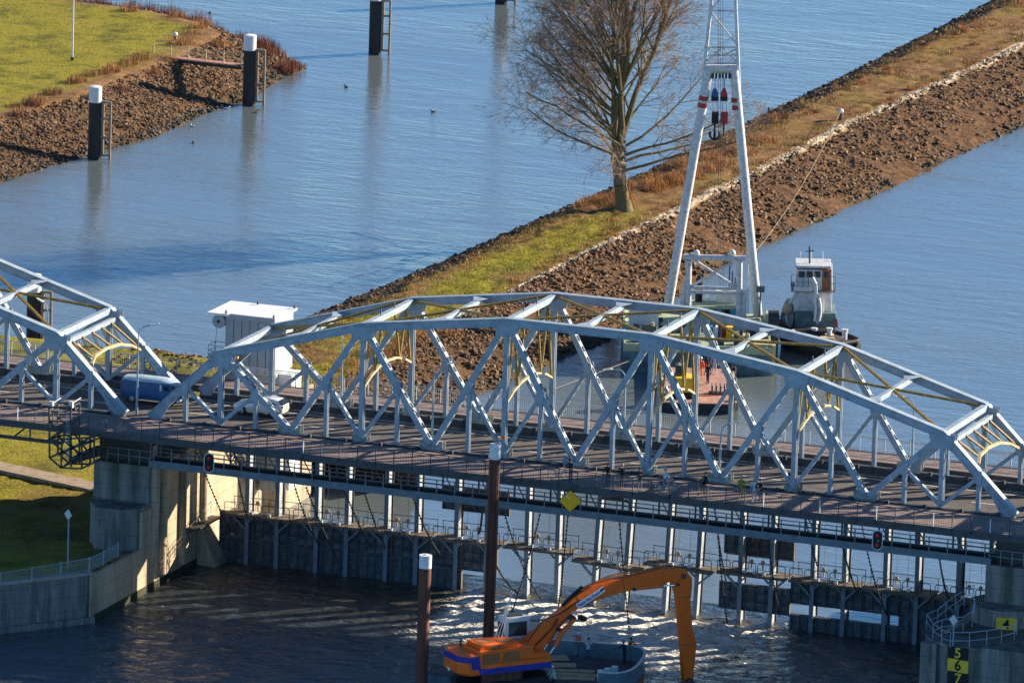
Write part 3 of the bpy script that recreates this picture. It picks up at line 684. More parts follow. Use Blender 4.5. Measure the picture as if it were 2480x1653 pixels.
b5 = at(2312, 1612, -10.95)
def drumpt(px, py, r=3.9):
    # first hit of the pixel ray with the drum
    v = _v(px, py); v = v/np.linalg.norm(v); o_ = CAM[:2]-np.array([c.x, c.y]); a = v[0]**2+v[1]**2; b_ = 2*(o_[0]*v[0]+o_[1]*v[1]); cc_ = o_[0]**2+o_[1]**2-r*r
    tt = (-b_-math.sqrt(max(0, b_*b_-4*a*cc_)))/(2*a); return Vector((CAM+v*tt).tolist())
for py, s, bgm, fgm, h_, lb in ((1581, '5', 'signblack', 'signyellow', .95, 'black depth board with a yellow 5 on the round pier nose'),
                            (1611, '6', 'signyellow', 'signblack', .98, 'yellow depth board with a black 6 on the round pier nose'),
                            (1643, '7', 'signblack', 'signyellow', 1.1, 'black depth board with a yellow 7 at the bottom edge on the round pier nose')):
    p = drumpt(2320, py, 3.95); az = math.atan2(p.y-c.y, p.x-c.x)+math.pi/2
    board(0, 0, p, 1.6, h_, s, bgm, fgm, lb, 1.05, az)
def hit(px, py, cc, r):
    v = _v(px, py); v = v/np.linalg.norm(v); o_ = CAM[:2]-np.array([cc.x, cc.y]); a = v[0]**2+v[1]**2; b_ = 2*(o_[0]*v[0]+o_[1]*v[1]); k = o_[0]**2+o_[1]**2-r*r
    tt = (-b_-math.sqrt(max(0, b_*b_-4*a*k)))/(2*a); return Vector((CAM+v*tt).tolist())
p4 = hit(2437, 1511, c4, 3.05); az = math.atan2(p4.y-c4.y, p4.x-c4.x)+math.pi/2
board(0, 0, p4, 1.5, 1.0, '4', 'signyellow', 'signblack', 'yellow board with a black 4 on the upper drum of the right pier', 1.0, az)
# signals and signs
def signal(px, py, Y, label, greenmid):
    p = onY(px, py, Y); t = thing('signal_light', label, 'signal light', p, R_(-20), 'ship signal boards under the bridge'); t.rotation_euler = (0, 0, R_(20))
    def stad(w_, h_, y, th):
        pts = []; r = w_/2
        for i in range(13): a = math.pi*i/12; pts.append(V(math.cos(a)*r, y, h_/2-r+math.sin(a)*r))
        for i in range(13): a = math.pi+math.pi*i/12; pts.append(V(math.cos(a)*r, y, -h_/2+r+math.sin(a)*r))
        return MB().prism(pts, (0, th, 0))
    stad(.78, 1.5, .0, .06).build('rim', 'white', t, world=False); stad(.66, 1.38, -.03, .029).build('face', 'signblack', t, world=False)
    for z, m in ((.36, 'redlamp'), (-.36, 'redlamp')):
        mb = MB(); mb.lathe((-.03, -.05, z), [(.13, -.03), (.13, .019)], 14, 'Y'); mb.build('red_light', m, t, world=False)
        mb = MB(); mb.lathe((-.03, -.21, z), [(.17, 0), (.17, .10), (.16, .17), (.15, .17)], 14, 'Y')
    if greenmid: MB().lathe((.06, -.05, -.03), [(.10, -.03), (.10, .019)], 12, 'Y').build('green_light', 'green', t, world=False)
signal(506, 1120, -6.5, 'oval black signal board with two red lights hanging by the left pier', False)
signal(2125, 1307, -6.5, 'oval black signal board with two red lights and a green one on the right', True)
p = onY(1381, 1213, -6.6); t = thing('diamond_sign', 'large yellow diamond sign hanging from the middle of the bridge', 'sign', p, R_(20))
mb = MB(); mb.prism([V(-.82, 0, 0), V(0, 0, -.82), V(.82, 0, 0), V(0, 0, .82)], (0, .05, 0)); mb.build('plate', 'yellow', t, world=False)
mb = MB(); mb.prism([V(-.87, 0.051, 0), V(0, 0.051, -.87), V(.87, 0.051, 0), V(0, 0.051, .87)], (0, .03, 0)); mb.build('backing', 'signblack', t, world=False)
MB().beam(V(-.3, -.02, .5), V(-.05, -.02, .15), .03, .05, SIDE).build('sky_reflection', 'white', t, world=False)  # white streak painted as a cloud reflection on the plate
MB().tube((0, .12, -.5), (0, .12, 1.4), .04, n=6).build('bracket', 'darksteel', t, world=False)
def small_diamond(px, py, z, ptop, label):
    p = at(px, py, z); q = onp(px, ptop, p, FW); t = thing('diamond_sign', label, 'sign', p, R_(-25)); h = q.z-p.z
    MB().tube((0, 0, 0), (0, 0, h+.3), .055, n=8).build('pole', 'steel', t, world=False)
    o = MB(); o.prism([V(-.42, -.08, h), V(0, -.08, h-.42), V(.42, -.08, h), V(0, -.08, h+.42)], (0, .04, 0)); o = o.build('plate', 'offwhite', t, world=False)
small_diamond(164, 1373, -9.2, 1245, 'white diamond sign on a grey pole on the lawn left of the pier')
small_diamond(2308, 1562, ZP, 1500, 'white diamond sign on a pole among the railings of the right pier')
# inspection cage at the left
t = thing('inspection_cage', 'dark lattice inspection cage hanging over the footway railing left of the pier', 'cage', (-10, -6.8, -4))
O = onY(178, 1040, -7.0)
def cp(px, py): return onY(px, py, -7.0)
P4 = [(119, 1000), (120, 1105), (148, 1132), (192, 1135), (226, 1118)]
mb = MB(); depth = V(0, 1.6, 0)
segs = [((119, 985), (120, 1108)), ((172, 985), (172, 1130)), ((120, 1108), (148, 1132)), ((148, 1132), (198, 1134)), ((198, 1134), (228, 1120)), ((228, 1120), (228, 1052)), ((120, 1065), (228, 1058)), ((120, 1020), (172, 1020)),
        ((120, 1108), (172, 1085)), ((148, 1132), (150, 1060)), ((148, 1132), (198, 1095)), ((198, 1134), (198, 1060)), ((172, 1085), (228, 1068)), ((120, 1065), (172, 1108)), ((120, 1020), (172, 1062)), ((120, 1062), (172, 1022)), ((150, 1100), (210, 1062)), ((160, 1060), (190, 1100)), ((172, 1108), (215, 1090)), ((119, 985), (172, 985))]
for a, b in segs:
    A_, B_ = cp(*a), cp(*b)
    mb.beam(A_, B_, .1, .12, SIDE); mb.beam(A_+depth, B_+depth, .1, .12, SIDE)
for a in ((119, 1000), (120, 1108), (148, 1132), (198, 1134), (172, 1085), (172, 1020), (120, 1065), (228, 1058), (119, 985), (172, 985)):
    A_ = cp(*a); mb.beam(A_, A_+depth, .1, .1, V(0, 0, 1))
mb.build('lattice_frame', 'darksteel', t)
mb = MB(); a = cp(150, 1130); b = cp(240, 1105); mb.prism([a+V(0, .1, 0), b+V(0, .1, 0), cp(245, 1075)+V(0, .1, 0), cp(215, 1090)+V(0, .1, 0)], (0, 1.4, 0)); mb.build('floor_panel', 'black', t)
mb = MB()
for a in ((122, 985), (170, 985)):
    q = cp(*a); mb.box(q+V(0, .2, .15), (.3, .3, .5)); mb.tube(q+V(0, .5, .2), q+V(.25, 1.4, .45), .05, n=6)
mb.build('hook', 'offwhite', t)
mb = MB(); q0, q1 = cp(165, 1000), cp(165, 1110)
for j in range(24): p = q0.lerp(q1, j/24); mb.box(p+V(0, -.08, 0), (.35, .03, .03))
mb.build('ladder', 'steel', t)
# ---------------- terrain ----------------
R0X = [(-30, 0), (20, 0), (34, -1.8), (50, -1), (69, 0), (98, 2.6), (114, 1.6), (138, .8), (152, 2), (174, 3), (194, 4), (220, 6), (300, 8), (520, 14)]
L0X = [(60, -27), (73, -25), (90, -24), (108, -22.5), (128, -21.5), (158, -20), (217, -19), (520, -18)]
L1X = [(55, -20), (66, -16), (97, -15.5), (127, -14.5), (149, -13), (173, -12), (228, -12), (520, -10)]
R1X = [(34, -6), (62, -7.5), (113, -7), (158, -5.8), (182, -5.8), (218, -4), (247, -3), (520, 3)]
def h_mid(x, y):
    xl, l1, r1, r0 = interp(y, L0X), interp(y, L1X), interp(y, R1X), interp(y, R0X)
    wob = .5*fbm(x, y, .12, 3)
    d_l = (x-xl)/(l1-xl)
    if y < 75: d_l = max(d_l, (66-y)/5.5)
    hl = ZU+3.0*min(1, max(-.5, d_l))
    top = -9.3
    if y < 33: hr = top
    else:
        s = (r0+wob*.7-x)/(r0-r1)
        if s < 0: hr = ZU+s*2.2
        else: hr = ZU+(3.1)*(s**.85 if s < 1 else 1)
        if y < 38: hr = max(hr, top-(y-33)*.6)
    h = min(hl, hr, top)
    if h > ZU-.8:
        k = 1 if h < top-.05 else .35
        h += k*(.22*fbm(x, y, .9, 1)+.12*fbm(x, y, 2.6, 9))
    return h
def cover_mid(x, y, h):
    l1, r1, r0 = interp(y, L1X), interp(y, R1X), interp(y, R0X)
    n = fbm(x, y, .11, 5)+.5*fbm(x, y, .45, 6)
    grass = 0; pale = 0; reed = 0
    if x < l1-.3 and y > 60: rock = 1
    elif x > r1+.4 and y > 32: rock = 1
    else: rock = 0
    if not rock:
        g = 1.0 if y < 122 else max(.12, 1-(y-122)/25)
        if y > 62:
            edge = min((x-l1)/2.2, (r1-x)/2.0, 1); g *= max(0, min(1, edge-.15+n*.7))
        grass = max(0, min(1, g+n*.35*(1 if y > 60 else .3)))
        reed = 1-grass
    if y > 86 and abs(x-r1-.1*n) < (.5 if y > 112 else .3)+.12*n: pale = 1
    return grass, reed, pale, rock
PSH = [V(-72, 95, 0), V(-71, 132, 0), (V(-70, 141, 0)), V(-68.5, 150, 0), V(-67, 160, 0), V(-67.2, 172, 0), V(-66.2, 182, 0), V(-67.5, 192, 0), V(-67.5, 199, 0), V(-74, 206, 0), V(-83, 211, 0), V(-101, 214, 0), V(-180, 225, 0), V(-260, 230, 0), V(-260, 95, 0)]
def sdf(x, y, poly):
    ins = False; dm = 1e9; n = len(poly)
    for i in range(n):
        a, b = poly[i], poly[(i+1) % n]; ex, ey = b.x-a.x, b.y-a.y
        t = max(0, min(1, ((x-a.x)*ex+(y-a.y)*ey)/(ex*ex+ey*ey))); dx, dy = x-a.x-ex*t, y-a.y-ey*t; dm = min(dm, dx*dx+dy*dy)
        if (a.y > y) != (b.y > y) and x < ex*(y-a.y)/ey+a.x: ins = not ins
    return math.sqrt(dm)*(1 if ins else -1)
def h_pen(x, y):
    d = sdf(x, y, PSH)+.4*fbm(x, y, .2, 4)
    s = d/8.0
    h = ZU+(s*3.4 if s > 0 else s*3) if s < 1 else ZU+3.4
    if h > ZU-.8: h += (1 if s < .95 else .3)*(.22*fbm(x, y, .9, 1)+.12*fbm(x, y, 2.6, 9))
    return h
def cover_pen(x, y, h):
    d = sdf(x, y, PSH); n = fbm(x, y, .15, 5)
    g = max(0, min(1, (d-8.5+n*2)/2.5)); rock = 1 if d < 6.5+n*1.5 else 0
    return (0 if rock else g), (0 if rock else 1-g), 0, rock
def ground_mat():
    m = bpy.data.materials.new('ground_cover'); m.use_nodes = True; n = m.node_tree; L = n.links.new; b = n.nodes['Principled BSDF']; b.inputs['Roughness'].default_value = .95; b.inputs['Specular IOR Level'].default_value = .15
    at_ = n.nodes.new('ShaderNodeVertexColor'); at_.layer_name = 'cover'; sep = n.nodes.new('ShaderNodeSeparateColor'); L(at_.outputs[0], sep.inputs[0])
    tc = n.nodes.new('ShaderNodeTexCoord')
    def nz(s, d=6, r=.65):
        q = n.nodes.new('ShaderNodeTexNoise'); q.inputs['Scale'].default_value = s; q.inputs['Detail'].default_value = d; q.inputs['Roughness'].default_value = r; L(tc.outputs['Object'], q.inputs['Vector']); return q.outputs[0]
    def ramp(src, stops):
        q = n.nodes.new('ShaderNodeValToRGB'); L(src, q.inputs[0]); e = q.color_ramp.elements
        while len(e) < len(stops): e.new(.5)
        for i, (p, c_) in enumerate(stops): e[i].position = p; e[i].color = (*c_, 1)
        return q.outputs[0]
    def mix(f, a, c_):
        q = n.nodes.new('ShaderNodeMix'); q.data_type = 'RGBA'
        L(f, q.inputs[0]); L(a, q.inputs[6]); L(c_, q.inputs[7]); return q.outputs[2]
    grass = ramp(nz(.22, 9, .75), [(.34, (.07, .065, .015)), (.44, (.18, .165, .02)), (.55, (.30, .26, .025)), (.66, (.19, .12, .04))])
    reed = ramp(nz(.6, 8, .75), [(.3, (.07, .04, .02)), (.5, (.22, .12, .05)), (.7, (.34, .22, .10))])
    rock = ramp(nz(1.4, 8, .75), [(.3, (.03, .02, .014)), (.48, (.10, .055, .028)), (.60, (.19, .105, .05)), (.8, (.32, .19, .10))])
    pale = ramp(nz(3, 6, .7), [(.35, (.5, .38, .23)), (.55, (.85, .72, .5))])
    c1 = mix(sep.outputs[0], reed, grass); c1 = mix(sep.outputs[2], c1, rock); c1 = mix(sep.outputs[1], c1, pale)
    L(c1, b.inputs['Base Color'])
    bp = n.nodes.new('ShaderNodeBump'); bp.inputs['Distance'].default_value = .16; bp.inputs['Strength'].default_value = 1; L(nz(3.5, 8, .7), bp.inputs['Height']); L(bp.outputs[0], b.inputs['Normal'])
    return m
GM = ground_mat()
def terrain(name, xs, ys, hf, cf, label):
    nx, ny = len(xs), len(ys); H = [[hf(x, y) for x in xs] for y in ys]
    vs = [(x, y, H[j][i]) for j, y in enumerate(ys) for i, x in enumerate(xs)]
    fs = []
    for j in range(ny-1):
        for i in range(nx-1):
            if min(H[j][i], H[j+1][i], H[j][i+1], H[j+1][i+1]) < -19: continue
            if max(H[j][i], H[j+1][i], H[j][i+1], H[j+1][i+1]) > -14.4: fs.append((j*nx+i, j*nx+i+1, (j+1)*nx+i+1, (j+1)*nx+i))
    me = bpy.data.meshes.new(name); me.from_pydata(vs, [], fs); me.update()
    a = me.color_attributes.new('cover', 'FLOAT_COLOR', 'POINT'); arr = np.zeros((len(vs), 4), dtype=np.float32)
    for k, (x, y, z) in enumerate(vs):
        g, r, p, q = cf(x, y, z); arr[k] = (g, p, q, 1)
    a.data.foreach_set('color', arr.ravel()); me.materials.append(GM); me.polygons.foreach_set('use_smooth', [True]*len(fs))
    o = bpy.data.objects.new(name, me); col.objects.link(o); o['kind'] = 'structure'; o['label'] = label; return o
def fr(a, b, s): return [a+s*i for i in range(int((b-a)/s)+1)]
terrain('river_spit', fr(-28, 8, .5), fr(34, 330, .55), h_mid, cover_mid, 'long spit of land with grass on top and rubble slopes')
def h_fld(x, y):
    if x > 1.2: return -20
    # quay line
    dd = (V(x, y, 0)-V(1.38, -13.6, 0)).dot(-nrm) if y < -13 else 1
    if dd < .2: return -20
    if y > 34 and x > -27.9: return -20
    return min(h_mid(x, y), -9.3)+.12*fbm(x, y, .3, 2)
def cover_fld(x, y, h):
    n = fbm(x, y, .15, 5); g = max(.35, min(1, 1.05+n*.5))
    if h < -9.75: return 0, .6, 0, 1
    if -10 < y < 12 and x > -14: g *= .55
    return g, 1-g, 0, 0
terrain('lawn', fr(-130, 1.3, 1.01), fr(-62, 70, 1.0), h_fld, cover_fld, 'green lawn under the left bridge span')
terrain('headland', fr(-190, -62, .75), fr(96, 236, .75), h_pen, cover_pen, 'grassy headland with a rubble bank in the upper left')
# footpath across the lawn
pth = [at(-260, 1062, -9.15), at(0, 1127, -9.15), at(228, 1176, -9.15), at(330, 1197, -9.15)]
mb = MB(); up = [p+V(0, 1.15, 0) for p in pth]; dn = [p-V(0, 1.15, 0) for p in pth]
mb.loft([[a, b, b-V(0, 0, .3), a-V(0, 0, .3)] for a, b in zip(up, dn)]); kind(mb.build('path', 'pathdirt'), 'structure', 'narrow pale brown path across the lawn')

# ---------------- water ----------------
def water_mat(name, base, rough, waves, dist, foam=False, bright=None):
    m = bpy.data.materials.new(name); m.use_nodes = True; n = m.node_tree; L = n.links.new; b = n.nodes['Principled BSDF']
    b.inputs['Roughness'].default_value = rough; b.inputs['IOR'].default_value = 2.0; b.inputs['Specular IOR Level'].default_value = .5
    tc = n.nodes.new('ShaderNodeTexCoord'); h = None
    for sc_, st, w_ in waves:
        mp = n.nodes.new('ShaderNodeMapping'); mp.inputs['Rotation'].default_value = (0, 0, st[1]); mp.inputs['Scale'].default_value = (st[0], 1, 1)
        L(tc.outputs['Object'], mp.inputs[0]); q = n.nodes.new('ShaderNodeTexNoise'); q.inputs['Scale'].default_value = sc_; q.inputs['Detail'].default_value = 4; q.inputs['Distortion'].default_value = .6; L(mp.outputs[0], q.inputs['Vector'])
        ml = n.nodes.new('ShaderNodeMath'); ml.operation = 'MULTIPLY'; ml.inputs[1].default_value = w_; L(q.outputs[0], ml.inputs[0])
        if h is None: h = ml.outputs[0]
        else:
            ad = n.nodes.new('ShaderNodeMath'); ad.operation = 'ADD'; L(h, ad.inputs[0]); L(ml.outputs[0], ad.inputs[1]); h = ad.outputs[0]
    # wind patches modulate ripple height
    pn = n.nodes.new('ShaderNodeTexNoise'); pn.inputs['Scale'].default_value = .022; pn.inputs['Detail'].default_value = 5; mp = n.nodes.new('ShaderNodeMapping'); mp.inputs['Scale'].default_value = (.45, 1.6, 1); mp.inputs['Rotation'].default_value = (0, 0, .35)
    L(tc.outputs['Object'], mp.inputs[0]); L(mp.outputs[0], pn.inputs['Vector'])
    mr = n.nodes.new('ShaderNodeMapRange'); mr.inputs[1].default_value = .35; mr.inputs[2].default_value = .65; mr.inputs[3].default_value = .45; mr.inputs[4].default_value = 1.5; L(pn.outputs[0], mr.inputs[0])
    mm = n.nodes.new('ShaderNodeMath'); mm.operation = 'MULTIPLY'; L(h, mm.inputs[0])
    if foam: mm.inputs[1].default_value = 1
    else: L(mr.outputs[0], mm.inputs[1])
    bp = n.nodes.new('ShaderNodeBump'); bp.inputs['Strength'].default_value = 1; bp.inputs['Distance'].default_value = dist; L(mm.outputs[0], bp.inputs['Height']); L(bp.outputs[0], b.inputs['Normal'])
    if foam:
        vc = n.nodes.new('ShaderNodeVertexColor'); vc.layer_name = 'foam'; sp_ = n.nodes.new('ShaderNodeSeparateColor'); L(vc.outputs[0], sp_.inputs[0])
        mp = n.nodes.new('ShaderNodeMapping'); mp.inputs['Scale'].default_value = (.45, 1.2, 1); mp.inputs['Rotation'].default_value = (0, 0, .2); L(tc.outputs['Object'], mp.inputs[0])
        q = n.nodes.new('ShaderNodeTexNoise'); q.inputs['Scale'].default_value = 1.7; q.inputs['Detail'].default_value = 10; q.inputs['Roughness'].default_value = .78; q.inputs['Distortion'].default_value = 1.6; L(mp.outputs[0], q.inputs['Vector'])
        ad = n.nodes.new('ShaderNodeMath'); ad.operation = 'ADD'; L(q.outputs[0], ad.inputs[0]); L(sp_.outputs[0], ad.inputs[1])
        fr_ = n.nodes.new('ShaderNodeMapRange'); fr_.inputs[1].default_value = .68; fr_.inputs[2].default_value = .90; L(ad.outputs[0], fr_.inputs[0])
        mx = n.nodes.new('ShaderNodeMix'); mx.data_type = 'RGBA'; mx.inputs[6].default_value = (*base, 1); mx.inputs[7].default_value = (.88, .86, .78, 1); L(fr_.outputs[0], mx.inputs[0]); 
        m2 = n.nodes.new('ShaderNodeMix'); m2.data_type = 'RGBA'; m2.inputs[7].default_value = (.11, .085, .035, 1); L(sp_.outputs[1], m2.inputs[0]); m2.inputs[6].default_value = (*base, 1); L(m2.outputs[2], mx.inputs[6])
        L(mx.outputs[2], b.inputs['Base Color']); rr = n.nodes.new('ShaderNodeMapRange'); rr.inputs[3].default_value = rough; rr.inputs[4].default_value = .7; L(fr_.outputs[0], rr.inputs[0]); L(rr.outputs[0], b.inputs['Roughness'])
    else:
        b.inputs['Base Color'].default_value = (*base, 1)
    return m
WU = water_mat('river_water', (.125, .155, .16), .03, [(.55, (.35, .37), 1.0), (2.2, (.5, .45), .42), (7, (.7, .3), .12)], .09)
WDm = water_mat('tail_water', (.045, .064, .074), .06, [(.4, (.55, .35), 1.5), (1.2, (.7, .3), .8), (4.5, (.8, .2), .22)], 1.05, foam=True)
mb = MB(); mb.add([(-900, YG+3.2, ZU), (900, YG+3.2, ZU), (900, 2600, ZU), (-900, 2600, ZU)], [(0, 1, 2, 3)]); kind(mb.build('upstream_water', WU), 'structure', 'calm blue river water behind the weir')
def tail(name):
    xs = fr(-4, 72, .42); ys = [-36+.42*i for i in range(int((YG+3.2+36)/.42))]+[YG+3.2]
    vs, fs, fo = [], [], []
    def sp(x, a, b, w_): return max(0, min(1, (x-a)/w_, (b-x)/w_))
    for y in ys:
        for x in xs:
            op = max(sp(x, 22.2, 48.6, 2.0), 0)
            t = max(0, min(1, (y-(YG-.6))/3.4)); z = ZD+(ZU-ZD)*(t*t*(3-2*t))
            if op <= 0: z = ZD if y < YG+1.3 else ZU-.05
            near = max(0, 1-abs(y-(YG-2.2))/7.5)
            turb = op*max(0, min(1, (YG-.2-y)/1.2))*math.exp(-max(0, YG-1-y)/11)
            z += turb*(.42*fbm(x*.7, y, .6, 2)+.20*fbm(x, y, 1.6, 8))+.06*fbm(x, y, .5, 11)
            f_ = turb*(.78+.22*fbm(x, y*.5, .25, 3))
            f_ = max(f_, .22*math.exp(-max(0, YG-y)/26)*sp(x, 12, 60, 12)+.06*fbm(x, y, .1, 8)) if y < YG-1 else f_
            g_ = op*max(0, 1-abs(y-(YG-.3))/2.2)+.55*max(0, min(1, (y+8)/14))*sp(x, 8, 50, 8)*(y < YG)
            vs.append((x, y, z)); fo.append((f_, min(1, g_), 0, 1))
    nx = len(xs)
    for j in range(len(ys)-1):
        for i in range(nx-1): fs.append((j*nx+i, j*nx+i+1, (j+1)*nx+i+1, (j+1)*nx+i))
    me = bpy.data.meshes.new(name); me.from_pydata(vs, [], fs); me.update(); a = me.color_attributes.new('foam', 'FLOAT_COLOR', 'POINT'); a.data.foreach_set('color', np.array(fo, dtype=np.float32).ravel())
    me.materials.append(WDm); me.polygons.foreach_set('use_smooth', [True]*len(fs)); o = bpy.data.objects.new(name, me); col.objects.link(o); return o
kind(tail('downstream_water'), 'structure', 'dark turbulent water with foam in front of the weir')
mb = MB(); mb.add([(-150, -400, ZD-.12), (300, -400, ZD-.12), (300, YG+3.2, ZD-.12), (-150, YG+3.2, ZD-.12)], [(0, 1, 2, 3)]); kind(mb.build('river_surface', WDm), 'structure', 'dark water around the rapids')

# ---------------- rocks, tufts, reeds ----------------
def rock(mb, p, r, rnd):
    vs = []
    A = Matrix.Rotation(rnd.random()*6.28, 3, 'Z')@Matrix.Rotation(rnd.random()*.9, 3, 'X')
    sx, sy, sz = r*rnd.uniform(.7, 1.3), r*rnd.uniform(.6, 1.1), r*rnd.uniform(.4, .8)
    for (x, y, z) in ((1, 0, .1), (.3, .95, -.1), (-.8, .6, .15), (-.85, -.5, -.1), (.2, -1, .05), (.1, .2, 1), (0, 0, -1)):
        k = rnd.uniform(.8, 1.2); vs.append(p+A@V(x*sx*k, y*sy*k, z*sz*k))
    mb.add(vs, [(0, 1, 5), (1, 2, 5), (2, 3, 5), (3, 4, 5), (4, 0, 5), (1, 0, 6), (2, 1, 6), (3, 2, 6), (4, 3, 6), (0, 4, 6)])
rnd = random.Random(5)
mbs = {'rockA': MB(), 'rockB': MB(), 'rockpale': MB(), 'rockwet': MB(), 'rockdust': MB()}
for k in range(38000):
    y = 34+ (rnd.random()**1.25)*260; r0, r1 = interp(y, R0X), interp(y, R1X)
    x = r0+.3-rnd.random()*(r0-r1)*1.02
    if rnd.random() < .22: x = interp(y, L0X)+rnd.random()*(interp(y, L1X)-interp(y, L0X)); 
    h = h_mid(x, y)
    if h < ZU-.15: continue
    if fbm(x, y, .22, 21) > .28: continue
    m_ = 'rockwet' if h < ZU+.45+.3*fbm(x, y, .3, 2) else rnd.choice(('rockA', 'rockA', 'rockB', 'rockB', 'rockdust'))
    rock(mbs[m_], V(x, y, h+.02), rnd.uniform(.05, .15) if rnd.random() < .72 else rnd.uniform(.15, .34), rnd)
for k in range(8500):
    y = 84+rnd.random()*215; x = interp(y, R1X)+rnd.gauss(.05, .2 if y > 112 else .13); rock(mbs['rockpale'], V(x, y, h_mid(x, y)+.04), rnd.uniform(.05, .13), rnd)
for k in range(1500):
    y = 66+rnd.random()*60; x = interp(y, R1X)+rnd.uniform(.2, 2.2); rock(mbs['rockB'], V(x, y, h_mid(x, y)+.05), rnd.uniform(.12, .3), rnd)
for m_, mb in mbs.items(): kind(mb.build('rubble', m_), 'stuff', {'rockA': 'dark rubble stones on the slopes of the spit', 'rockB': 'brown rubble stones on the slopes of the spit', 'rockwet': 'dark wet algae covered stones at the waterline of the spit', 'rockdust': 'light tan rubble stones on the slopes of the spit', 'rockpale': 'pale stones in a line along the crest of the spit'}[m_])
mbs = {'rockA': MB(), 'rockB': MB(), 'rockwet': MB(), 'rockdust': MB()}
for k in range(60000):
    x, y = rnd.uniform(-90, -64), rnd.uniform(122, 214); d_ = sdf(x, y, PSH)
    if d_ < -.2 or d_ > 7.5: continue
    h = h_pen(x, y)
    rock(mbs['rockwet' if h < ZU+.5 else rnd.choice(('rockA', 'rockA', 'rockB', 'rockB', 'rockdust'))], V(x, y, h), rnd.uniform(.06, .24), rnd)
for m_, mb in mbs.items(): kind(mb.build('rubble', m_), 'stuff', 'rubble stones on the bank of the headland')
def blade(mb, p, h, lean, wd, rnd):
    a = rnd.random()*6.28; d_ = V(math.cos(a), math.sin(a), 0); q = V(-d_.y, d_.x, 0)*wd
    t_ = p+d_*lean*h+V(0, 0, h); m_ = p+d_*lean*h*.35+V(0, 0, h*.6)
    mb.add([p-q, p+q, m_+q*.7, m_-q*.7, t_], [(0, 1, 2, 3), (3, 2, 4)])
def bush(mb, p, r, h, n, rnd):
    for k in range(n):
        a = rnd.random()*6.28; rr = r*math.sqrt(rnd.random()); q = p+V(math.cos(a)*rr, math.sin(a)*rr, -.05)
        blade(mb, q, h*rnd.uniform(.4, 1)*(1.1-.5*rr/r), rnd.uniform(.1, .6), .02, rnd)
B1, B2, B3, B4 = MB(), MB(), MB(), MB()
for k in range(620):
    y = 62+rnd.random()*235; l1 = interp(y, L1X); r1 = interp(y, R1X)
    u = rnd.random()
    x = l1+rnd.gauss(0, .8) if u < .45 else (r1-rnd.random()*1.6 if u < .75 else rnd.uniform(l1, r1))
    if y < 120 and u >= .75: continue
    if 96 < y < 112 and u < .2: continue
    big = 1.3 if (140 < y < 260 and u < .45 and rnd.random() < .3) else .65
    bush(B1 if rnd.random() < .6 else B4, V(x, y, h_mid(x, y)), rnd.uniform(.4, 1.1), rnd.uniform(.4, 1.0)*big, 80, rnd)
for k in range(60): # bushes right of tree
    y = rnd.uniform(134, 172); x = interp(y, L1X)+rnd.uniform(-1.2, 3.4); bush(B1, V(x, y, h_mid(x, y)), 1.2, rnd.uniform(.7, 1.5), 170, rnd)
for k in range(60):
    y = rnd.uniform(52, 84); x = rnd.uniform(-9.5, -5.5); bush(B1, V(x, y, h_mid(x, y)), 1.0, rnd.uniform(.5, 1.2), 60, rnd)
for k in range(200):
    x, y = rnd.uniform(-96, -66), rnd.uniform(120, 204); d_ = sdf(x, y, PSH)
    if 6.2 < d_ < 10.5: bush(B1 if rnd.random() < .7 else B2, V(x, y, h_pen(x, y)), 1.0, rnd.uniform(.6, 1.5), 130, rnd)
for k in range(190):
    x = rnd.uniform(-150, -68); y = interp(-x, [(-0+67.5, 199), (74, 205), (83, 209.5), (101, 212.5), (180, 222)])-rnd.uniform(.5, 5.5)
    bush(B2, V(x, y, h_pen(x, y)), 1.1, rnd.uniform(.7, 2.2)*(1.2 if x > -90 else .9), 140, rnd)
for k in range(40):
    x = rnd.uniform(-42, -20); y = 62+rnd.random()*5; bush(B1, V(x, y, h_mid(x, y)), .9, rnd.uniform(.4, 1), 50, rnd)
def grassy(mb, x0, x1, y0, y1, n, hf, test, hgt):
    for k in range(n):
        x, y = rnd.uniform(x0, x1), rnd.uniform(y0, y1)
        if not test(x, y): continue
        blade(mb, V(x, y, hf(x, y)-.02), rnd.uniform(.5, 1)*hgt, rnd.uniform(.2, .9), .022, rnd)
grassy(B3, -16, -7, 60, 130, 15000, h_mid, lambda x, y: True, .22)
grassy(B3, -130, -75, 125, 212, 14000, h_pen, lambda x, y: sdf(x, y, PSH) > 9.5, .25)
grassy(B3, -40, 0, -18, 34, 16000, h_fld, lambda x, y: not (12 < y < 17 and x < -9), .18)
for mb, m_, lb in ((B1, 'reed', 'dry rust brown weeds and reeds on the banks'), (B2, 'reedred', 'reddish shrubs along the headland shore'), (B3, 'grassblade', 'short grass on the lawns'), (B4, 'strawblade', 'straw coloured weeds on the spit')):
    kind(mb.build('weeds' if m_ != 'grassblade' else 'grass', m_), 'stuff', lb)

